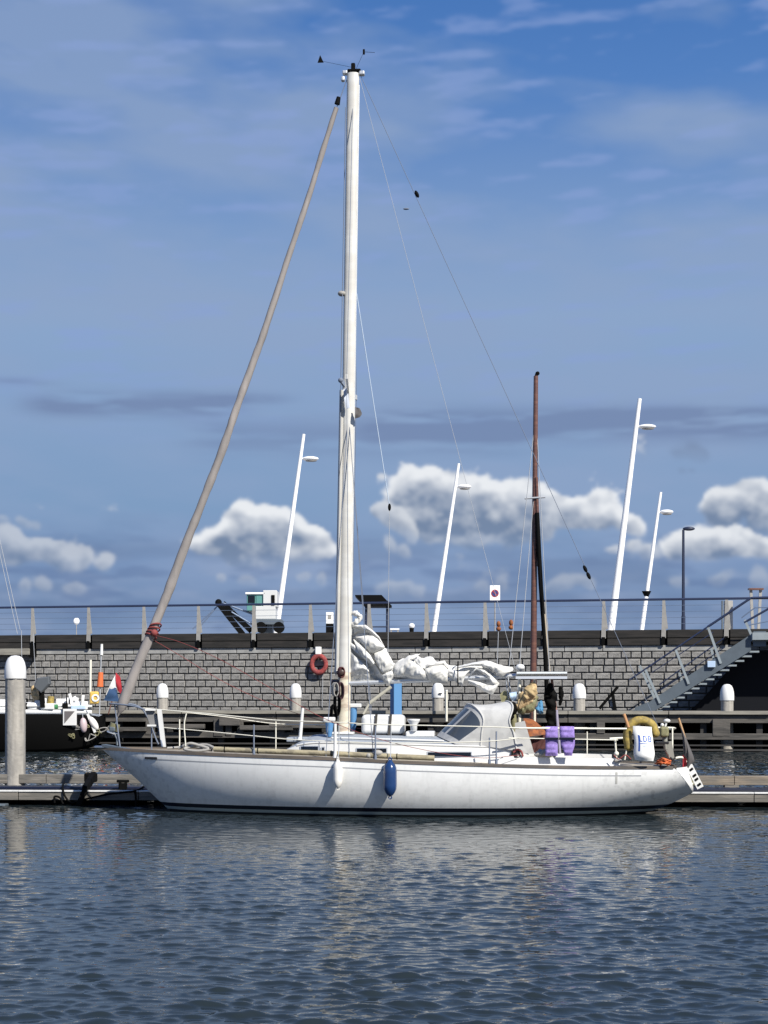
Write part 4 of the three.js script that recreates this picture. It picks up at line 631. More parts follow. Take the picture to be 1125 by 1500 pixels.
// sprayhood
{
  const A = (px, py, z) => B(px, py, z), n = 28;
  const hoop = (top, sh, base, e = .42) => { const pts = []; for (let i = 0; i <= n; i++) { const a = Math.PI * i / n, cz = Math.cos(a), sy = Math.sin(a), z = Math.sign(cz) * Math.abs(cz) ** (e * .8), h = sy ** .42, q = Math.abs(z); const x = mix(top.x, base.x, q ** 3 * .6 + .4 * q * q), y = mix(base.y, top.y, h); pts.push(V(mix(x, sh.x, smooth(.2, .6, h) * smooth(.99, .6, h) * q * .6), y, z * base.z)); } return pts; };
  const front = hoop(A(684, 1031, 0), A(712, 1062, .85), A(704, 1092, .98)), rear = hoop(A(741, 1027, 0), A(739, 1040, .85), A(757, 1100, 1.05)), low = front.map((q, i) => { const a = Math.PI * i / n, z = Math.cos(a) * .93; const x = mix(A(640, 1074, 0).x, A(668, 1090, .9).x, Math.abs(Math.cos(a)) ** 2); return V(x, mix(cabTop(x), cabEdge(x), (z / cabHalf(x)) ** 2) + .02, z); });
  const lerpRow = (a, b, t, sag = 0) => a.map((q, i) => q.clone().lerp(b[i], t).add(V(0, -sag * Math.sin(Math.PI * t) * Math.sin(Math.PI * i / n), 0)));
  const strip = (a, b, t0, t1, i0, i1, k = 8, sag = 0) => { const rows = []; for (let j = 0; j <= k; j++) rows.push(lerpRow(a, b, mix(t0, t1, j / k), sag).slice(i0, i1 + 1)); return grid(rows); };
  const hood = part('sprayhood', [strip(front, rear, 0, 1, 0, n, 14, .04), strip(low, front, 0, .14, 0, n, 2), strip(low, front, .88, 1, 0, n, 2), ...[[0, 2], [9, 10], [18, 19], [26, n]].map(([a, b]) => strip(low, front, .14, .88, a, b, 5))], M.canvas, yacht, 'light grey canvas sprayhood with dark windows');
  for (const [a, b] of [[2, 9], [10, 18], [19, 26]]) part('window', strip(low, front, .14, .88, a, b, 5), M.vinyl, hood);
  part('hood_seam', [tube(front, .016, 60, 6), tube(rear, .018, 60, 6)], M.canvas, hood);
  const side = []; for (const s of [1]) { const tri = [rear[2], rear[0], V(B(775, 1110, 1).x, B(775, 1106, 1).y, 1.05)]; side.push(grid([[tri[0], tri[0].clone().lerp(tri[2], .02)], [tri[1], tri[2]]])); } part('side_flap', side, M.canvas, hood);
}
// guard rails
{
  const edge = (px, s = 1) => { const x = B(px, 1115, s * (beamAt(clamp(B(px, 1110, s * 1.3).x, XB, 5.9)) - .07)).x; return V(x, sheerY(x) + .03, s * (beamAt(x) - .06)); };
  const top = (px, h = .62, s = 1) => edge(px, s).add(V(0, h, 0));
  for (const [px, h] of [[372, .56], [550, .62], [717, .48], [727, .6]]) part('stanchion', [bar(edge(px), top(px, h), .014), bar(edge(px), edge(px).add(V(0, .08, 0)), .026)], M.wire, yacht);
  for (const px of [262, 404, 535, 700, 860]) part('stanchion', [bar(edge(px, -1), top(px, .58, -1), .013)], M.rail, yacht);
  part('stanchion', [tube([B(272, 1093, .9), B(270, 1060, .9), B(273, 1045, .9)], .013)], M.rail, yacht);
  part('stanchion_sleeve', [bar(B(491, 1112, beamAt(-1) - .02), B(491, 1060, beamAt(-1) - .02), .032, .028, 12), bar(B(491, 1113, beamAt(-1) - .02), B(491, 1104, beamAt(-1) - .02), .05, .035, 12)], M.white, yacht, 'white sleeved stanchion above the slim white fender');
  part('stanchion_sleeve', [bar(B(439.5, 1083, .3), B(443.5, 1037, .3), .036, .03, 12), bar(B(439, 1084, .3), B(439.5, 1080, .3), .055, .04, 12)], M.white, yacht);
  const line = (pts, r, m) => part('lifeline', tube(pts, r, 80, 6), m, yacht);
  line([B(216, 1038, .45), B(300, 1045, .8), B(372, 1052, 1.05), B(404, 1055, 1.15), B(491, 1058, 1.4), B(550, 1061, 1.5), B(640, 1063, 1.55), B(727, 1065, 1.5), B(760, 1066.5, 1.45)], .010, M.rail);
  line([B(218, 1064, .45), B(300, 1071, .8), B(372, 1078, 1.05), B(424, 1083, 1.2), B(491, 1086, 1.4), B(550, 1088, 1.5), B(640, 1088, 1.55), B(727, 1085, 1.5), B(760, 1081, 1.45)], .009, M.rail);
  line([B(210, 1037, -.45), B(330, 1050, -.95), B(404, 1060, -1.2), B(535, 1062, -1.5), B(700, 1064, -1.5), B(860, 1066, -1.2)], .008, M.rail);
  part('aft_rail', [bar(B(750, 1066.5, 1.4), B(918, 1067.5, 1.05), .018), bar(B(745, 1081, 1.4), B(905, 1084, 1.1), .010)], M.rail, yacht);
  part('pushpit', [bar(B(903, 1112, 1.05), B(901, 1082, 1.05), .018), bar(B(893, 1082, 1.05), B(912, 1081, 1.0), .02), moved(ball(.045), B(903, 1104, 1.05)), tube([B(915, 1113, 1.0), B(919, 1090, 1.0), B(920, 1068, .98), B(950, 1066, .7), B(985, 1066, .3), B(985, 1068, -.3), B(950, 1068, -.8)], .016, 60), bar(B(985, 1115, .55), B(985, 1066, .4), .015)], M.rail, yacht);
  part('pulpit', [tube([B(238, 1094, .7), B(226, 1050, .5), B(205, 1037, .42), B(165, 1031, .12), B(160, 1031, 0), B(165, 1031, -.12), B(205, 1036, -.42), B(232, 1090, -.6)], .017, 80), bar(B(176, 1096, .12), B(168, 1032, .12), .014), bar(B(222, 1066, .5), B(222, 1098, .5), .013)], M.wire, yacht);
  part('bow_board', [plate([[0, 0], [.085, 0], [.0, .72], [-.085, .72]].map(([x, y]) => [x, y]), .05).translate(B(240, 1094, .62).x - .04, B(240, 1094, .62).y, .62), plate([[0, 0], [.2, 0], [.2, .04], [0, .04]], .05).translate(B(213, 1041, .62).x, B(213, 1041, .62).y, .6), plate([[0, 0], [.17, 0], [.17, .035], [0, .035]], .05).translate(B(216, 1064, .62).x, B(216, 1064, .62).y, .6)], M.white, yacht, 'white slanting board on the bow rail');
  part('bow_netting', grid([[B(213, 1041, .58), B(226, 1041, .58)], [B(220, 1064, .58), B(236, 1064, .58)]]), plain(.2, .2, .2, .9), yacht);
  part('rope_on_deck', [tube([B(262, 1096, .75), B(278, 1089, .8), B(292, 1092, .8), B(306, 1097, .85), B(290, 1100, .85), B(270, 1097, .8), B(300, 1091, .7), B(318, 1098, .9)], .03, 70), tube([B(245, 1096, .6), B(280, 1094, .5), B(310, 1099, .8)], .025, 40)], M.postgrey, yacht);
  part('anchor_gear', [beam(B(152, 1092, .0), B(188, 1098, .25), .14, .05), bar(B(163, 1066, .05), B(176, 1092, .1), .016), bar(B(171, 1075, .05), B(172, 1092, .1), .02), box(.12, .1, .12, B(165, 1068, .05).x, B(165, 1068, .05).y, .05, .03)], M.steelgrey, yacht); part('bow_roller', box(.26, .05, .14, XB - .02, sheerY(XB) + .03, 0, .015), M.steel, yacht);
  const rl = []; for (const px of [312, 340, 372, 420, 480, 550, 600, 636]) { const x = B(px, 1108, beamAt(B(px, 1108, 1.2).x)).x; rl.push(V(x, sheerY(x) + .10, beamAt(x) - .13)); } const roll = part('deck_roll', tube(rl, .05, 90, 10), M.tan, yacht, 'long tan padded roll lying along the side deck'); part('strap', [.08, .3, .58, .8].map((t) => { const c = new THREE.CatmullRomCurve3(rl).getPoint(t); return new THREE.TorusGeometry(.053, .009, 5, 16).rotateY(Math.PI / 2).translate(c.x, c.y, c.z); }), M.black, roll);
  const sq = B(522, 1085, 1.0); part('sheet_track', [box(.4, .02, .04, B(545, 1100, 1.2).x, sheerY(0) + .2, beamAt(0) - .28)], M.black, yacht); part('deck_gear', [moved(ball(.06, 1.6, 1, 1), B(553, 1103, 1.5)), moved(ball(.05), B(540, 1107, 1.5)), box(.14, .05, .1, B(905, 1116, 1.05).x, B(905, 1114, 1.05).y, 1.05, .02)], M.postgrey, yacht);
  part('primary_winch', lathe([[0, .15], [.07, .15], [.08, .12], [.065, .07], [.09, .02], [.095, 0]], 16).translate(B(757, 1106, 1.05).x, B(757, 1109, 1.05).y, 1.05), plain(.03, .02, .02, .4), yacht); part('winch_rope', tube([B(752, 1102, 1.14), B(757, 1098, 1.14), B(763, 1100, 1.14), B(766, 1108, 1.14)], .022, 20), M.redrope, yacht);
  part('red_line', tube([B(899, 1106, 1.2), B(906, 1112, 1.2), B(916, 1106, 1.2), B(924, 1112, 1.15)], .012, 24), M.redrope, yacht);
}
// solar panel on its pole
{
  const pan = part('solar_panel', [box(.96, .035, .62).rotateX(-.14).translate(B(793, 989, 0).x, B(793, 989, 0).y, 0)], plain(.62, .66, .68, .5), yacht, 'solar panel seen edge on above the cockpit'); part('panel_frame', [box(.98, .05, .03).rotateX(-.14).translate(B(793, 992, .3).x, B(793, 992, .3).y - .01, .32)], M.alu, pan); part('cells', box(.92, .006, .58).rotateX(-.14).translate(B(793, 989, 0).x, B(793, 989, 0).y + .024, 0), M.navy, pan);
  part('panel_pole', [bar(B(761, 990, .1), B(761, 1060, .1), .03), bar(B(783, 992, -.2), B(783, 1060, -.2), .025)], M.rail, yacht); part('satnav_dome', lathe([[0, .1], [.06, .085], [.085, .05], [.09, 0], [.02, -.04]], 16).translate(B(762, 980, .1).x, B(762, 980, .1).y, .1), M.white, yacht);
}

// ───────────────────────── things carried by the yacht ─────────────────────────
const onBoat = (name, label, cat_, group) => { const t = thing(name, label, cat_, V(0, 0, 0), yacht.rotation.y, group); return t; };
function fender(px, y0, y1, wpx, m, label, rope) {
  const q0 = B(px, (y0 + y1) / 2, 1.75), u = 27.9 / F, R = wpx / 2 * u, z = beamAt(q0.x) + R + .02, q = B(px, y1, z), h = (y1 - y0) * u, t = thing('fender', label, 'fender', q.clone().applyMatrix4(yacht.matrixWorld), yacht.rotation.y, 'fenders hung along the yacht side');
  part('body', lathe([[0, .02], [R * .3, .03], [R * .42, h * .06], [R * .72, h * .13], [R * .94, h * .22], [R, h * .32], [R, h * .68], [R * .94, h * .8], [R * .7, h * .89], [R * .4, h * .95], [R * .3, h], [0, h]], 24), m, t);
  for (const y of [h + R * .15, 0]) part('eye', new THREE.TorusGeometry(R * .22, R * .09, 8, 14).translate(0, y, 0), m, t);
  part('rope', tube([V(0, h + R * .2, 0), V(0, h + .1, -R), V(rope || 0, h + .3, -R - .1), V(rope || 0, h + .62, -R - .1)], .009, 24, 5), M.line, t);
}
fender(495, 1113, 1156, 13.5, M.fender, 'slim white fender hanging below the white stanchion');
fender(571.5, 1114, 1168, 19.5, M.navyblue, 'dark blue fender hanging at the middle of the yacht side');
{ // life raft
  const t = onBoat('life_raft', 'white life raft canister with two dark straps on the cabin roof', 'life raft'), c = B(562, 1061, -.1), w = 63 * 29.4 / F, h = 29 * 29.4 / F, x0 = c.x, y0 = c.y;
  part('shell', new RoundedBoxGeometry(w, h, .55, 6, .09).translate(x0, y0, -.1), M.white, t);
  for (const k of [-1, 1]) part('strap', beam(V(x0 + k * w / 6 - .02, y0 - h / 2 - .006, .185), V(x0 + k * w / 6 + .02, y0 + h / 2 + .006, .185), .012, .05), plain(.05, .045, .04, .8), t); part('cradle', [box(w * .9, .05, .5, x0, y0 - h / 2 - .02, -.1)], M.dark, t);
}
for (const [px, y0, y1, z, label, cap] of [[482.5, 1056, 1070, .45, 'small blue vent pipe with a white cap before the mast', 17], [517, 1036, 1062, -.3, 'taller blue vent pipe with a wide white cap behind the mast', 22]]) { const t = onBoat('vent_pipe', label, 'vent pipe', 'blue vent pipes by the mast'), u = 29 / F, a = B(px, y1, z), b = B(px, y0, z); part('pipe', [bar(a, b, 5 * u, 6.4 * u, 16), bar(a.clone().add(V(0, -.12, 0)), a, 3 * u, 5 * u, 12)], M.blue, t); part('cap', box(cap * u, 6 * u, .2, b.x + (cap > 20 ? 2 * u : 0), b.y + 2.6 * u, z, .02), M.white, t); }
{ const t = onBoat('horseshoe_buoy', 'ochre yellow horseshoe lifebuoy on the stern rail', 'lifebuoy'), c = []; for (const p of [[921, 1094], [919, 1078], [923, 1063], [933, 1056], [945, 1056], [955, 1062], [960, 1074]]) c.push(B(...p, .98)); part('ring', tube(c, .082, 60, 14), M.ochre, t); for (const q of [c[0], c.at(-1)]) part('end_cap', moved(ball(.082), q), M.ochre, t); part('strap', [bar(B(914, 1046, .98), B(921, 1066, 1.05), .03)], plain(.42, .22, .1, .8), t);
  const b = onBoat('printed_bag', 'white plastic bag with blue letters hung on the stern rail', 'bag'), cv = document.createElement('canvas'); cv.width = 256; cv.height = 384; const g = cv.getContext('2d'); g.fillStyle = '#eeeeec'; g.fillRect(0, 0, 256, 384); g.fillStyle = '#2f55a4'; g.font = 'bold 96px sans-serif'; g.fillText('LDB', 56, 190); g.fillRect(50, 116, 22, 170); g.fillRect(74, 206, 130, 9); g.globalAlpha = .35; g.fillRect(110, 236, 70, 10); g.fillRect(96, 96, 80, 8); g.globalAlpha = 1;
  const ct = new THREE.CanvasTexture(cv); ct.colorSpace = THREE.SRGBColorSpace; const rows = [], back = []; const L = [927, 927.5, 929, 929, 928, 930], R = [954.5, 955, 956.5, 957.5, 959, 957], Y = [1064, 1072, 1082, 1092, 1104, 1114];
  const N = 20; for (let j = 0; j <= N; j++) { const t = j / N, l = cat(L, t), r = cat(R, t), y = cat(Y, t), row = [], bk = []; for (let i = 0; i <= N; i++) { const s = i / N, q = B(mix(l, r, s), y + (s - .5) * 1.5, 1.14); const bul = (.02 + .09 * smooth(0, .8, t)) * Math.sin(Math.PI * s) ** .6 * (1 - .55 * smooth(.85, 1, t)) + .012 * (1 - Math.abs(2 * vnoise(s * 4 + 2, t * 4 + 7) - 1)) * Math.sin(Math.PI * s); row.push(q.clone().add(V(0, 0, bul))); bk.push(q.clone().add(V(0, 0, -bul * .6))); } rows.push(row); back.push(bk.reverse()); }
  const fg = grid(rows), uv = fg.attributes.uv; for (let i = 0; i < uv.count; i++) uv.setY(i, 1 - uv.getY(i)); part('front', fg, std({ map: ct, roughness: .55, side: THREE.DoubleSide }), b, null, true); part('back', grid(back), M.bag, b);
}
{ // outboard on the stern rail
  const t = onBoat('outboard_motor', 'small olive outboard motor clamped to the stern rail', 'outboard motor'), z = .55, q = (x, y) => B(x, y, z);
  part('cowl', [moved(new RoundedBoxGeometry(.17, .2, .24, 3, .05), q(972.5, 1072))], M.olive, t); part('leg', [bar(q(973, 1078), q(976, 1098), .05, .045), bar(q(976, 1098), q(983, 1112), .04), beam(q(980, 1086), q(984, 1112), .08, .1)], plain(.25, .25, .22, .5), t); part('clamp', box(.24, .05, .2, q(970, 1088).x, q(970, 1088).y, z - .05, .01), M.dark, t); part('tiller', [bar(q(974, 1066), q(976.5, 1057), .02), moved(ball(.05, 1.3, .8, 1), q(977, 1056)), moved(ball(.035), q(970, 1062))], M.white, t); part('propeller', [moved(ball(.035, 1, 1, 2), q(985, 1113)), box(.14, .03, .01).rotateZ(.7).translate(q(985, 1113).x, q(985, 1113).y, z + .06), box(.14, .03, .01).rotateZ(-.8).translate(q(985, 1113).x, q(985, 1113).y, z + .06)], M.dark, t);
  const o = onBoat('orange_rope_heap', 'heap of orange rope on the stern deck', 'rope'); const g = [], r = rng(9); for (let k = 0; k < 9; k++) { const pts = [], w = 5 + r() * 5, cx = 969 + r() * 5; for (let i = 0; i < 9; i++) { const a = i / 9 * 6.283 + k; pts.push(B(cx + w * Math.cos(a), 1117 - k * .9 + r() * 3 - Math.abs(Math.cos(a)) * -2, .7 + .28 * Math.sin(a) + r() * .06)); } g.push(tube(pts, .015, 50, 5, true)); } part('coil', g, M.orange, o);
  const h = onBoat('ensign_staff', 'varnished stern flagstaff with a dark furled flag', 'flag'), a = B(996, 1058, .15), c = B(1019, 1140, .15); part('staff', bar(B(994, 1052, .15), B(1013, 1112, .15), .022, .026), plain(.42, .26, .13, .5), h);
  const P = (x, y, z) => B(x, y, z); part('flag', sheet([[P(996, 1062, .17), P(997, 1064, .22), P(998, 1066, .16)], [P(1000, 1084, .18), P(1004, 1084, .26), P(1008, 1088, .16)], [P(1001, 1108, .2), P(1009, 1108, .28), P(1017, 1112, .16)], [P(1002, 1128, .18), P(1008, 1126, .24), P(1014, 1118, .16)]], 5, .04, 20, 24), M.flagdark, h); part('red_corner', sheet([[P(1000, 1105, .26), P(1006, 1112, .3)], [P(1000, 1128, .24), P(1004, 1134, .26)]], 7, .02, 8, 8), M.flagred, h);
  const s = onBoat('stern_ladder', 'white folded stern ladder with black marks beyond the transom', 'ladder'); const q0 = P(1009, 1121, .2), q1 = P(1026, 1154, .2); part('board', beam(q0, q1, .05, .13), M.white, s); for (const k of [.18, .45, .62, .85]) part('mark', beam(q0.clone().lerp(q1, k - .04).add(V(0, 0, .03)), q0.clone().lerp(q1, k + .04).add(V(.01, 0, .03)), .012, .075), M.black, s); part('bracket', [tube([P(985, 1113, .3), P(992, 1110, .3), P(1000, 1110, .25), P(1006, 1116, .22)], .025, 20), ], M.rail, s); part('rail', tube([P(1008, 1148, .2), P(1013, 1149, .2), P(1018, 1144, .2)], .015, 16), M.rail, s);
  part('rudder_head', [beam(P(1002, 1122, 0), P(1014, 1150, 0), .07, .22)], M.olive, s);
}
{ // cushions over the guard rail
  for (const [x0, x1, top, label, seed] of [[799, 817, 1064, 'lilac cushion hung on the guard rail, the one nearer the sprayhood', 1], [820, 841, 1064, 'lilac cushion hung on the guard rail, the one nearer the stern', 2]]) {
    const t = onBoat('lilac_cushion', label, 'cushion', 'lilac cushions on the guard rail'), rows = [], bk = []; const N = 26;
    for (let j = 0; j <= N; j++) { const v = j / N, w = seed === 2 ? mix(1, .55, smooth(.55, 1, v)) : 1, y = mix(top, 1107, v), row = [], b = []; const quilt = .6 + .4 * Math.abs(Math.sin(v * 6.283 * 2.5)), bell = Math.min(1, Math.sin(Math.PI * clamp(v, .02, .98)) * 3);
      for (let i = 0; i <= 14; i++) { const s = i / 14, cx = (x0 + x1) / 2 + (seed === 2 ? 2 * v : 0), q = B(cx + (s - .5) * (x1 - x0) * w, y, 1.28), o = .045 * Math.sin(Math.PI * s) ** .5 * quilt * bell; row.push(q.clone().add(V(0, 0, o))); b.push(q.clone().add(V(0, 0, -o))); } rows.push(row); bk.push(b.reverse()); }
    part('cover', [grid(rows), grid(bk)], M.lilac, t); const q = B((x0 + x1) / 2, 1082, 1.34); part('strap', box((x1 - x0) * 28 / F + .03, .045, .03, q.x, q.y, q.z, .008), M.navy, t);
  }
  // bags and gear in the cockpit
  const s = (px, py, z, rpx) => { const q = B(px, py, z); return [q.x, q.y, q.z, rpx * 29.2 / F]; };
  const a = onBoat('tan_bag', 'crumpled tan bag hanging under the solar panel', 'bag'); part('cloth', [bundle([s(781, 999, .2, 4), s(779, 1007, .22, 8), s(773, 1019, .22, 11), s(764, 1031, .2, 8), s(757, 1038, .2, 4)], 31, .25, 60, 34)], M.tanbag, a);
  part('lower_fold', bundle([s(784, 1016, .1, 6), s(778, 1030, .15, 9), s(766, 1040, .15, 7), s(757, 1036, .1, 4)], 33, .35, 30, 18), M.olive, a);
  const b = onBoat('blue_bag', 'small bright blue bag beside the dark pole in the cockpit', 'bag'); part('cloth', bundle([s(793, 1026, .1, 2), s(792, 1034, .13, 4), s(791, 1041, .13, 6), s(790, 1046, .1, 4)], 35, .25, 40, 26), plain(.06, .2, .36, .8), b);
  const c = onBoat('rust_tarpaulin', 'rust brown tarpaulin folded over the cockpit seat', 'tarpaulin'); part('cloth', [...sheet([[B(767, 1052, .2), B(780, 1054, .1), B(793, 1064, .0)], [B(767, 1066, .5), B(780, 1066, .5), B(798, 1070, .4)], [B(769, 1080, .6), B(782, 1078, .6), B(800, 1076, .5)]], 3, .03)], M.rust, c); part('dark_lining', [...sheet([[B(770, 1082, .4), B(785, 1080, .4), B(800, 1074, .4)], [B(774, 1095, .4), B(786, 1094, .4), B(800, 1090, .4)], [B(780, 1103, .4), B(790, 1102, .4), B(800, 1100, .4)]], 5, .03)], plain(.07, .02, .018, .8), c);
  const d = onBoat('covered_wheel', 'black covered steering wheel behind the sprayhood', 'wheel cover'); part('cover', [moved(ball(.12, .8, 1.1, 1.6), B(751, 1038, .1)), moved(ball(.08), B(749, 1050, .1))], M.black, d); part('pedestal', bar(B(752, 1045, .1), B(754, 1110, .1), .06), M.olive, d);
  const e = onBoat('pale_blue_cloth', 'pale blue cloth draped just behind the sprayhood top', 'cloth'); part('cloth', sheet([[B(746, 1014, .1), B(757, 1013, .12)], [B(747, 1020, .16), B(757, 1020, .16)], [B(750, 1027, .1), B(756, 1027, .1)]], 4, .02, 10, 10), M.skyblue, e); part('olive_lining', sheet([[B(732, 1018, .05), B(738, 1012, .05), B(745, 1014, .05)], [B(735, 1029, .05), B(740, 1029, .05), B(748, 1028, .05)]], 3, .02, 10, 8), M.olive, e);
  const f = onBoat('boat_hook', 'slanting wooden boat hook standing in the cockpit', 'boat hook'); part('shaft', bar(B(808, 994, -.2), B(818, 1066, -.1), .028), plain(.25, .13, .1, .6), f); part('lower_shaft', bar(B(815, 1040, -.08), B(820, 1104, 0), .03), plain(.26, .24, .32, .6), f);
  const g = onBoat('dark_awning', 'black rolled awning hanging beside the boat hook', 'awning'); part('roll', [bundle([s(806, 1000, -.1, 5), s(806, 1025, -.1, 9), s(808, 1050, -.1, 8), s(806, 1068, -.1, 6)], 41, .3, 30, 14), bundle([s(821, 1005, -.3, 3), s(822, 1018, -.3, 4), s(820, 1034, -.3, 2)], 43, .3, 20, 10)], M.black, g);
  const h = onBoat('grey_bundle', 'grey bundle lying on the side deck below the lilac cushions', 'bundle'); part('cloth', bundle([s(782, 1106, 1.1, 4), s(796, 1104, 1.1, 6), s(808, 1103, 1.1, 6), s(816, 1106, 1.1, 3)], 47, .35, 24, 14), M.postgrey, h);
  const k = onBoat('grey_board', 'pale grey board leaning behind the sprayhood edge', 'board'); part('board', plate([[-.16, 0], [.2, 0], [.02, .62], [-.16, .58]], .03).translate(B(767, 1106, .7).x, B(767, 1104, .7).y, .7), M.canvas, k);
}

// ───────────────────────── wooden boat behind the yacht ─────────────────────────
{
  const D = 36.5, t = thing('wooden_sailboat', 'small varnished wooden sailboat with a brown mast behind the yacht', 'sailboat', V(at(770, 1100, D).x, 0, CZ - D)), L = local(t), P = (x, y, z = 0) => { const q = L(at(x, y, D)); q.z += z; return q; };
  const rows = []; for (let i = 0; i <= 30; i++) { const s = i / 30, x = mix(-1.9, 1.15, s), h = .62 * Math.sin(Math.PI * clamp(s * .9 + .06)) ** .6, row = []; for (let k = 0; k <= 12; k++) { const a = k / 12 * Math.PI; row.push(V(x, .62 + .1 * (s - .4) ** 2 - .75 * Math.sin(a) ** .7, h * Math.cos(a))); } rows.push(row); } part('hull', grid(rows), plain(.03, .025, .025, .4), t); part('deck', grid(rows.map((r) => [r[0], r[0].clone().lerp(r[12], .5).add(V(0, .06, 0)), r[12]])), M.varnish, t);
  const m0 = P(780.5, 1075), m1 = P(785, 551); part('mast', bar(m0, m1, .085, .055, 14), M.varnish, t); part('masthead', [bar(P(785, 552), P(787, 546), .04), moved(ball(.05), P(787.5, 547))], M.black, t);
  part('spreader', [bar(P(768, 731, .1), P(798, 729, .1), .022)], M.line, t); part('spar', tube([P(786, 752, .12), P(791, 850, .12), P(797, 940, .12), P(801, 1030, .12)], .055, 40, 8), M.black, t, 'black spar leaning against the brown mast'); part('gaff', bar(P(785.5, 700, .06), P(789, 830, .06), .04), M.varnish, t);
  for (const [a, b] of [[[783, 620], [743, 985]], [[784, 700], [756, 1010]], [[786, 620], [803, 1000]]]) part('shroud', bar(P(...a), P(...b, .4), .009, .009, 5), M.line, t);
  part('rope_tail', tube([P(797, 900, .15), P(801, 950, .15), P(806, 1000, .15)], .02, 20), plain(.45, .38, .28, .8), t);
  for (const [x, y] of [[747, 913], [729, 915]]) part('shroud_block', [moved(ball(.05, 1, 1.5, 1), P(x, y, .3)), moved(ball(.06, 1, .9, 1), P(x, y + 7, .3))], M.rust, t); part('shroud', bar(P(729, 915, .3), P(726, 1000, .35), .008), M.line, t);
}

// ───────────────────────── black boat at the left ─────────────────────────
{
  const D = 61, t = thing('black_cutter', 'black hulled boat with a white deck edge moored at the far left', 'boat', V(at(20, 1090, D).x, 0, CZ - D)), L = local(t), u = D / F, P = (x, y, z = 0) => { const q = L(at(x, y, D)); q.z += z; return q; };
  const rows = [], dk = [], pts = [-260, -200, -120, -40, 40, 90, 120, 138, 150], bt = [1092, 1096, 1097, 1098, 1098, 1097, 1094, 1088, 1076], tp = [1036, 1040, 1043, 1044, 1045, 1045, 1046, 1047, 1049], hw = [.3, .8, 1.2, 1.4, 1.4, 1.25, 1.05, .9, .75];
  for (let i = 0; i <= 44; i++) { const s = i / 44, x = cat(pts, s), w = cat(hw, s), row = []; const a = P(x, cat(tp, s)), b = P(x, cat(bt, s)); for (let k = 0; k <= 10; k++) { const v = k / 10; row.push(V(a.x, mix(a.y, b.y - .1, v), w * (1 - .35 * v * v))); } for (let k = 10; k >= 0; k--) { const v = k / 10; row.push(V(a.x, mix(a.y, b.y - .1, v), -w * (1 - .35 * v * v))); } rows.push(row); dk.push([V(a.x, a.y, -w), V(a.x, a.y + .05, 0), V(a.x, a.y, w)]); }
  part('hull', [grid(rows), grid([rows.at(-1).slice(0, 11), rows.at(-1).slice(11).reverse()])], M.black, t); part('deck', grid(dk), M.deckgrey, t);
  const edge = [-200, -100, 0, 60, 110, 140].map((x, i) => P(x, 1041 + i * .4, cat(hw, clamp((x + 260) / 410)) + .02)); part('rubbing_strake', [tube(edge, .09, 60, 6)], M.white, t); part('bulwark', tube(edge.map((q) => q.clone().add(V(0, .24, -.1))), .06, 60, 6), M.white, t);
  part('cabin', [box(4.2, .42, 1.6, P(-60, 1030).x, P(-60, 1032).y, 0, .06), box(2.2, .3, 1.4, P(20, 1030).x, P(60, 1035).y, 0, .06)], M.white, t); part('mast', bar(P(-60, 1035), P(-75, 300), .12, .08, 12), M.varnish, t);
  for (const [a, b] of [[[-14, 700], [40, 925]], [[-18, 700], [36, 930]]]) part('shroud', bar(P(...a, .8), P(...b, 1.2), .012, .012, 5), M.line, t); for (const k of [1, -1]) part('shroud', bar(P(40, 925, k), P(44, 1040, k * 1.3), .012, .012, 5), M.line, t);
  const C = (name, label, cat_, f) => { const o = thing(name, label, cat_, t.position, 0); f(o); return o; };
  C('outboard_motor', 'dark outboard motor standing on the rail of the black boat', 'outboard motor', (o) => { part('cowl', plate([[-.22, .0], [.02, -.2], [.32, .12], [.3, .36], [-.1, .3]], .3, .04).translate(P(70, 1003).x, P(70, 1006).y, 1), plain(.09, .10, .11, .5), o); part('shaft', beam(P(69, 1006, 1.1), P(72, 1036, 1.1), .14, .18), M.black, o); });
  C('danbuoy', 'orange topped danbuoy pole at the stern of the black boat', 'danbuoy', (o) => { part('pole', bar(P(149, 1048, .5), P(152, 945, .5), .025), M.line, o); part('float', bar(P(150, 1006, .5), P(151, 985, .5), .13, .1, 10), M.orange, o); part('light', bar(P(152, 960, .5), P(152.5, 944, .5), .07, .05, 10), M.white, o); });
  C('white_staff', 'slim white pole standing at the stern of the black boat', 'pole', (o) => { part('shaft', bar(P(136, 1048, .6), P(137, 967, .6), .045, .05), M.rail, o); part('foot', bar(P(136, 1048, .6), P(136, 1038, .6), .08, .08), M.dark, o); });
  C('yellow_lifebuoy', 'yellow lifebuoy case on the stern rail of the black boat', 'lifebuoy', (o) => { const q = P(143, 1022, .7); part('case', moved(new RoundedBoxGeometry(.36, .5, .2, 3, .07), q), M.yellow, o); part('ring', new THREE.TorusGeometry(.12, .04, 8, 18).translate(q.x + .06, q.y - .02, q.z + .1), M.lampwhite, o); });
  C('hanging_box', 'white framed box hanging on the black boat side', 'box', (o) => { const q = P(111, 1050, 1.15); part('frame', box(.54, .66, .1, q.x, q.y, q.z, .02), M.white, o); part('panel', plate([[-.2, -.24], [.2, .24], [-.2, .24]], .02).translate(q.x, q.y, q.z + .05), plain(.12, .11, .11, .7), o); });
  C('white_fender', 'slanting white fender hanging off the stern of the black boat', 'fender', (o) => { part('body', along(ball(.14, 1, 2.2, 1), P(141, 1055, .9), P(146, 1063, .9)), M.fender, o); part('rope', bar(P(133, 1040, .9), P(141, 1054, .9), .02), M.line, o); part('tail', beam(P(135, 1045, .95), P(146, 1072, .95), .03, .1), M.white, o); });
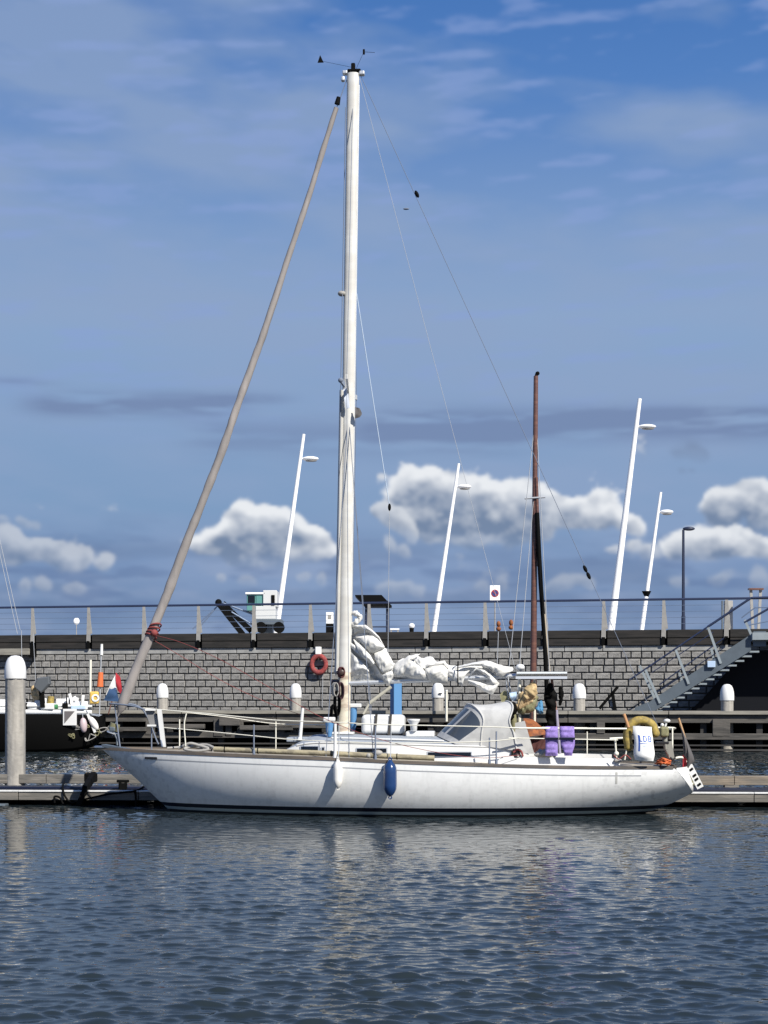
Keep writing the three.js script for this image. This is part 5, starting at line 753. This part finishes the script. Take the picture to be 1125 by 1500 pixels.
  C('pink_fender', 'pale pinkish fender low on the black boat stern', 'fender', (o) => { part('body', along(ball(.15, 1, 2, 1), P(129, 1055, 1), P(130, 1068, 1)), plain(.5, .4, .42, .5), o); part('rope', bar(P(128, 1044, 1), P(129, 1056, 1), .015), M.line, o); });
  C('tricolour_flag', 'red white and blue flag drooping at the stern of the black boat', 'flag', (o) => { part('staff', bar(P(160, 1046, .2), P(177, 985, .2), .025), M.varnish, o); const s = (a, b, c, d, e, f) => sheet([[P(...a, .22), P(...b, .26)], [P(...c, .3), P(...d, .26)], [P(...e, .22), P(...f, .24)]], 3, .04, 10, 14); part('red_stripe', s([171, 985], [178, 992], [172, 1000], [180, 1006], [174, 1012], [180, 1018]), M.flagred, o); part('white_stripe', s([171, 988], [173, 1000], [164, 1002], [172, 1010], [156, 1018], [168, 1016]), M.flagwhite, o); part('blue_stripe', s([164, 1004], [172, 1008], [160, 1014], [174, 1018], [153, 1026], [176, 1028]), M.flagblue, o); });
  C('deck_clutter', 'jumble of white and green gear on the black boat deck', 'deck gear', (o) => { const r = rng(77); for (let i = 0; i < 26; i++) { const x = 2 + r() * 128, h = .12 + r() * .4; part('gear', moved(new RoundedBoxGeometry(.2 + r() * .4, h, .3 + r() * .3, 2, .04), P(x, 1040 - h / u / 2 - 1, .2 + r() * .7)), [M.white, M.lampwhite, M.postgrey, M.skyblue, M.black, M.lampwhite][i % 6], o); } for (let i = 0; i < 9; i++) { const a = P(4 + r() * 125, 1036, .3 + r() * .6), h = .3 + r() * .55; part('stanchion', bar(a, a.clone().add(V((r() - .5) * .2, h, 0)), .02), i % 3 ? M.postgrey : M.black, o); } for (let i = 0; i < 6; i++) { const c = P(112 + i * 9, 1058 + r() * 22, 1.0 - i * .05), pts = []; for (let k = 0; k < 6; k++) pts.push(c.clone().add(V((r() - .5) * .5, (r() - .5) * .4, r() * .1))); part('rope_tangle', tube(pts, .022, 30, 5, true), i % 2 ? M.postgrey : M.olive, o); } part('green_roll', along(new THREE.CylinderGeometry(.09, .09, .6, 12), P(72, 1034, .9), P(90, 1035, .9)), plain(.04, .2, .07, .7), o); part('tan_sack', bundle([[...P(50, 1010, .6).toArray(), .15], [...P(58, 1012, .6).toArray(), .2], [...P(60, 1028, .6).toArray(), .22], [...P(55, 1036, .6).toArray(), .15]], 51, .3, 20, 14), M.tanbag, o); part('ochre_tin', bar(P(80, 1036, .8), P(81, 1020, .8), .14, .13, 14), M.ochre, o); part('dark_post', beam(P(103, 1030, 1), P(104, 1058, 1.1), .14, .2), M.black, o); for (const [a, b] of [[[115, 1020], [122, 1034]], [[128, 1018], [126, 1036]], [[108, 1016], [113, 1034]]]) part('strut', beam(P(...a, .8), P(...b, .8), .05, .1), M.lampwhite, o); });
}

renderer.render(scene, camera);
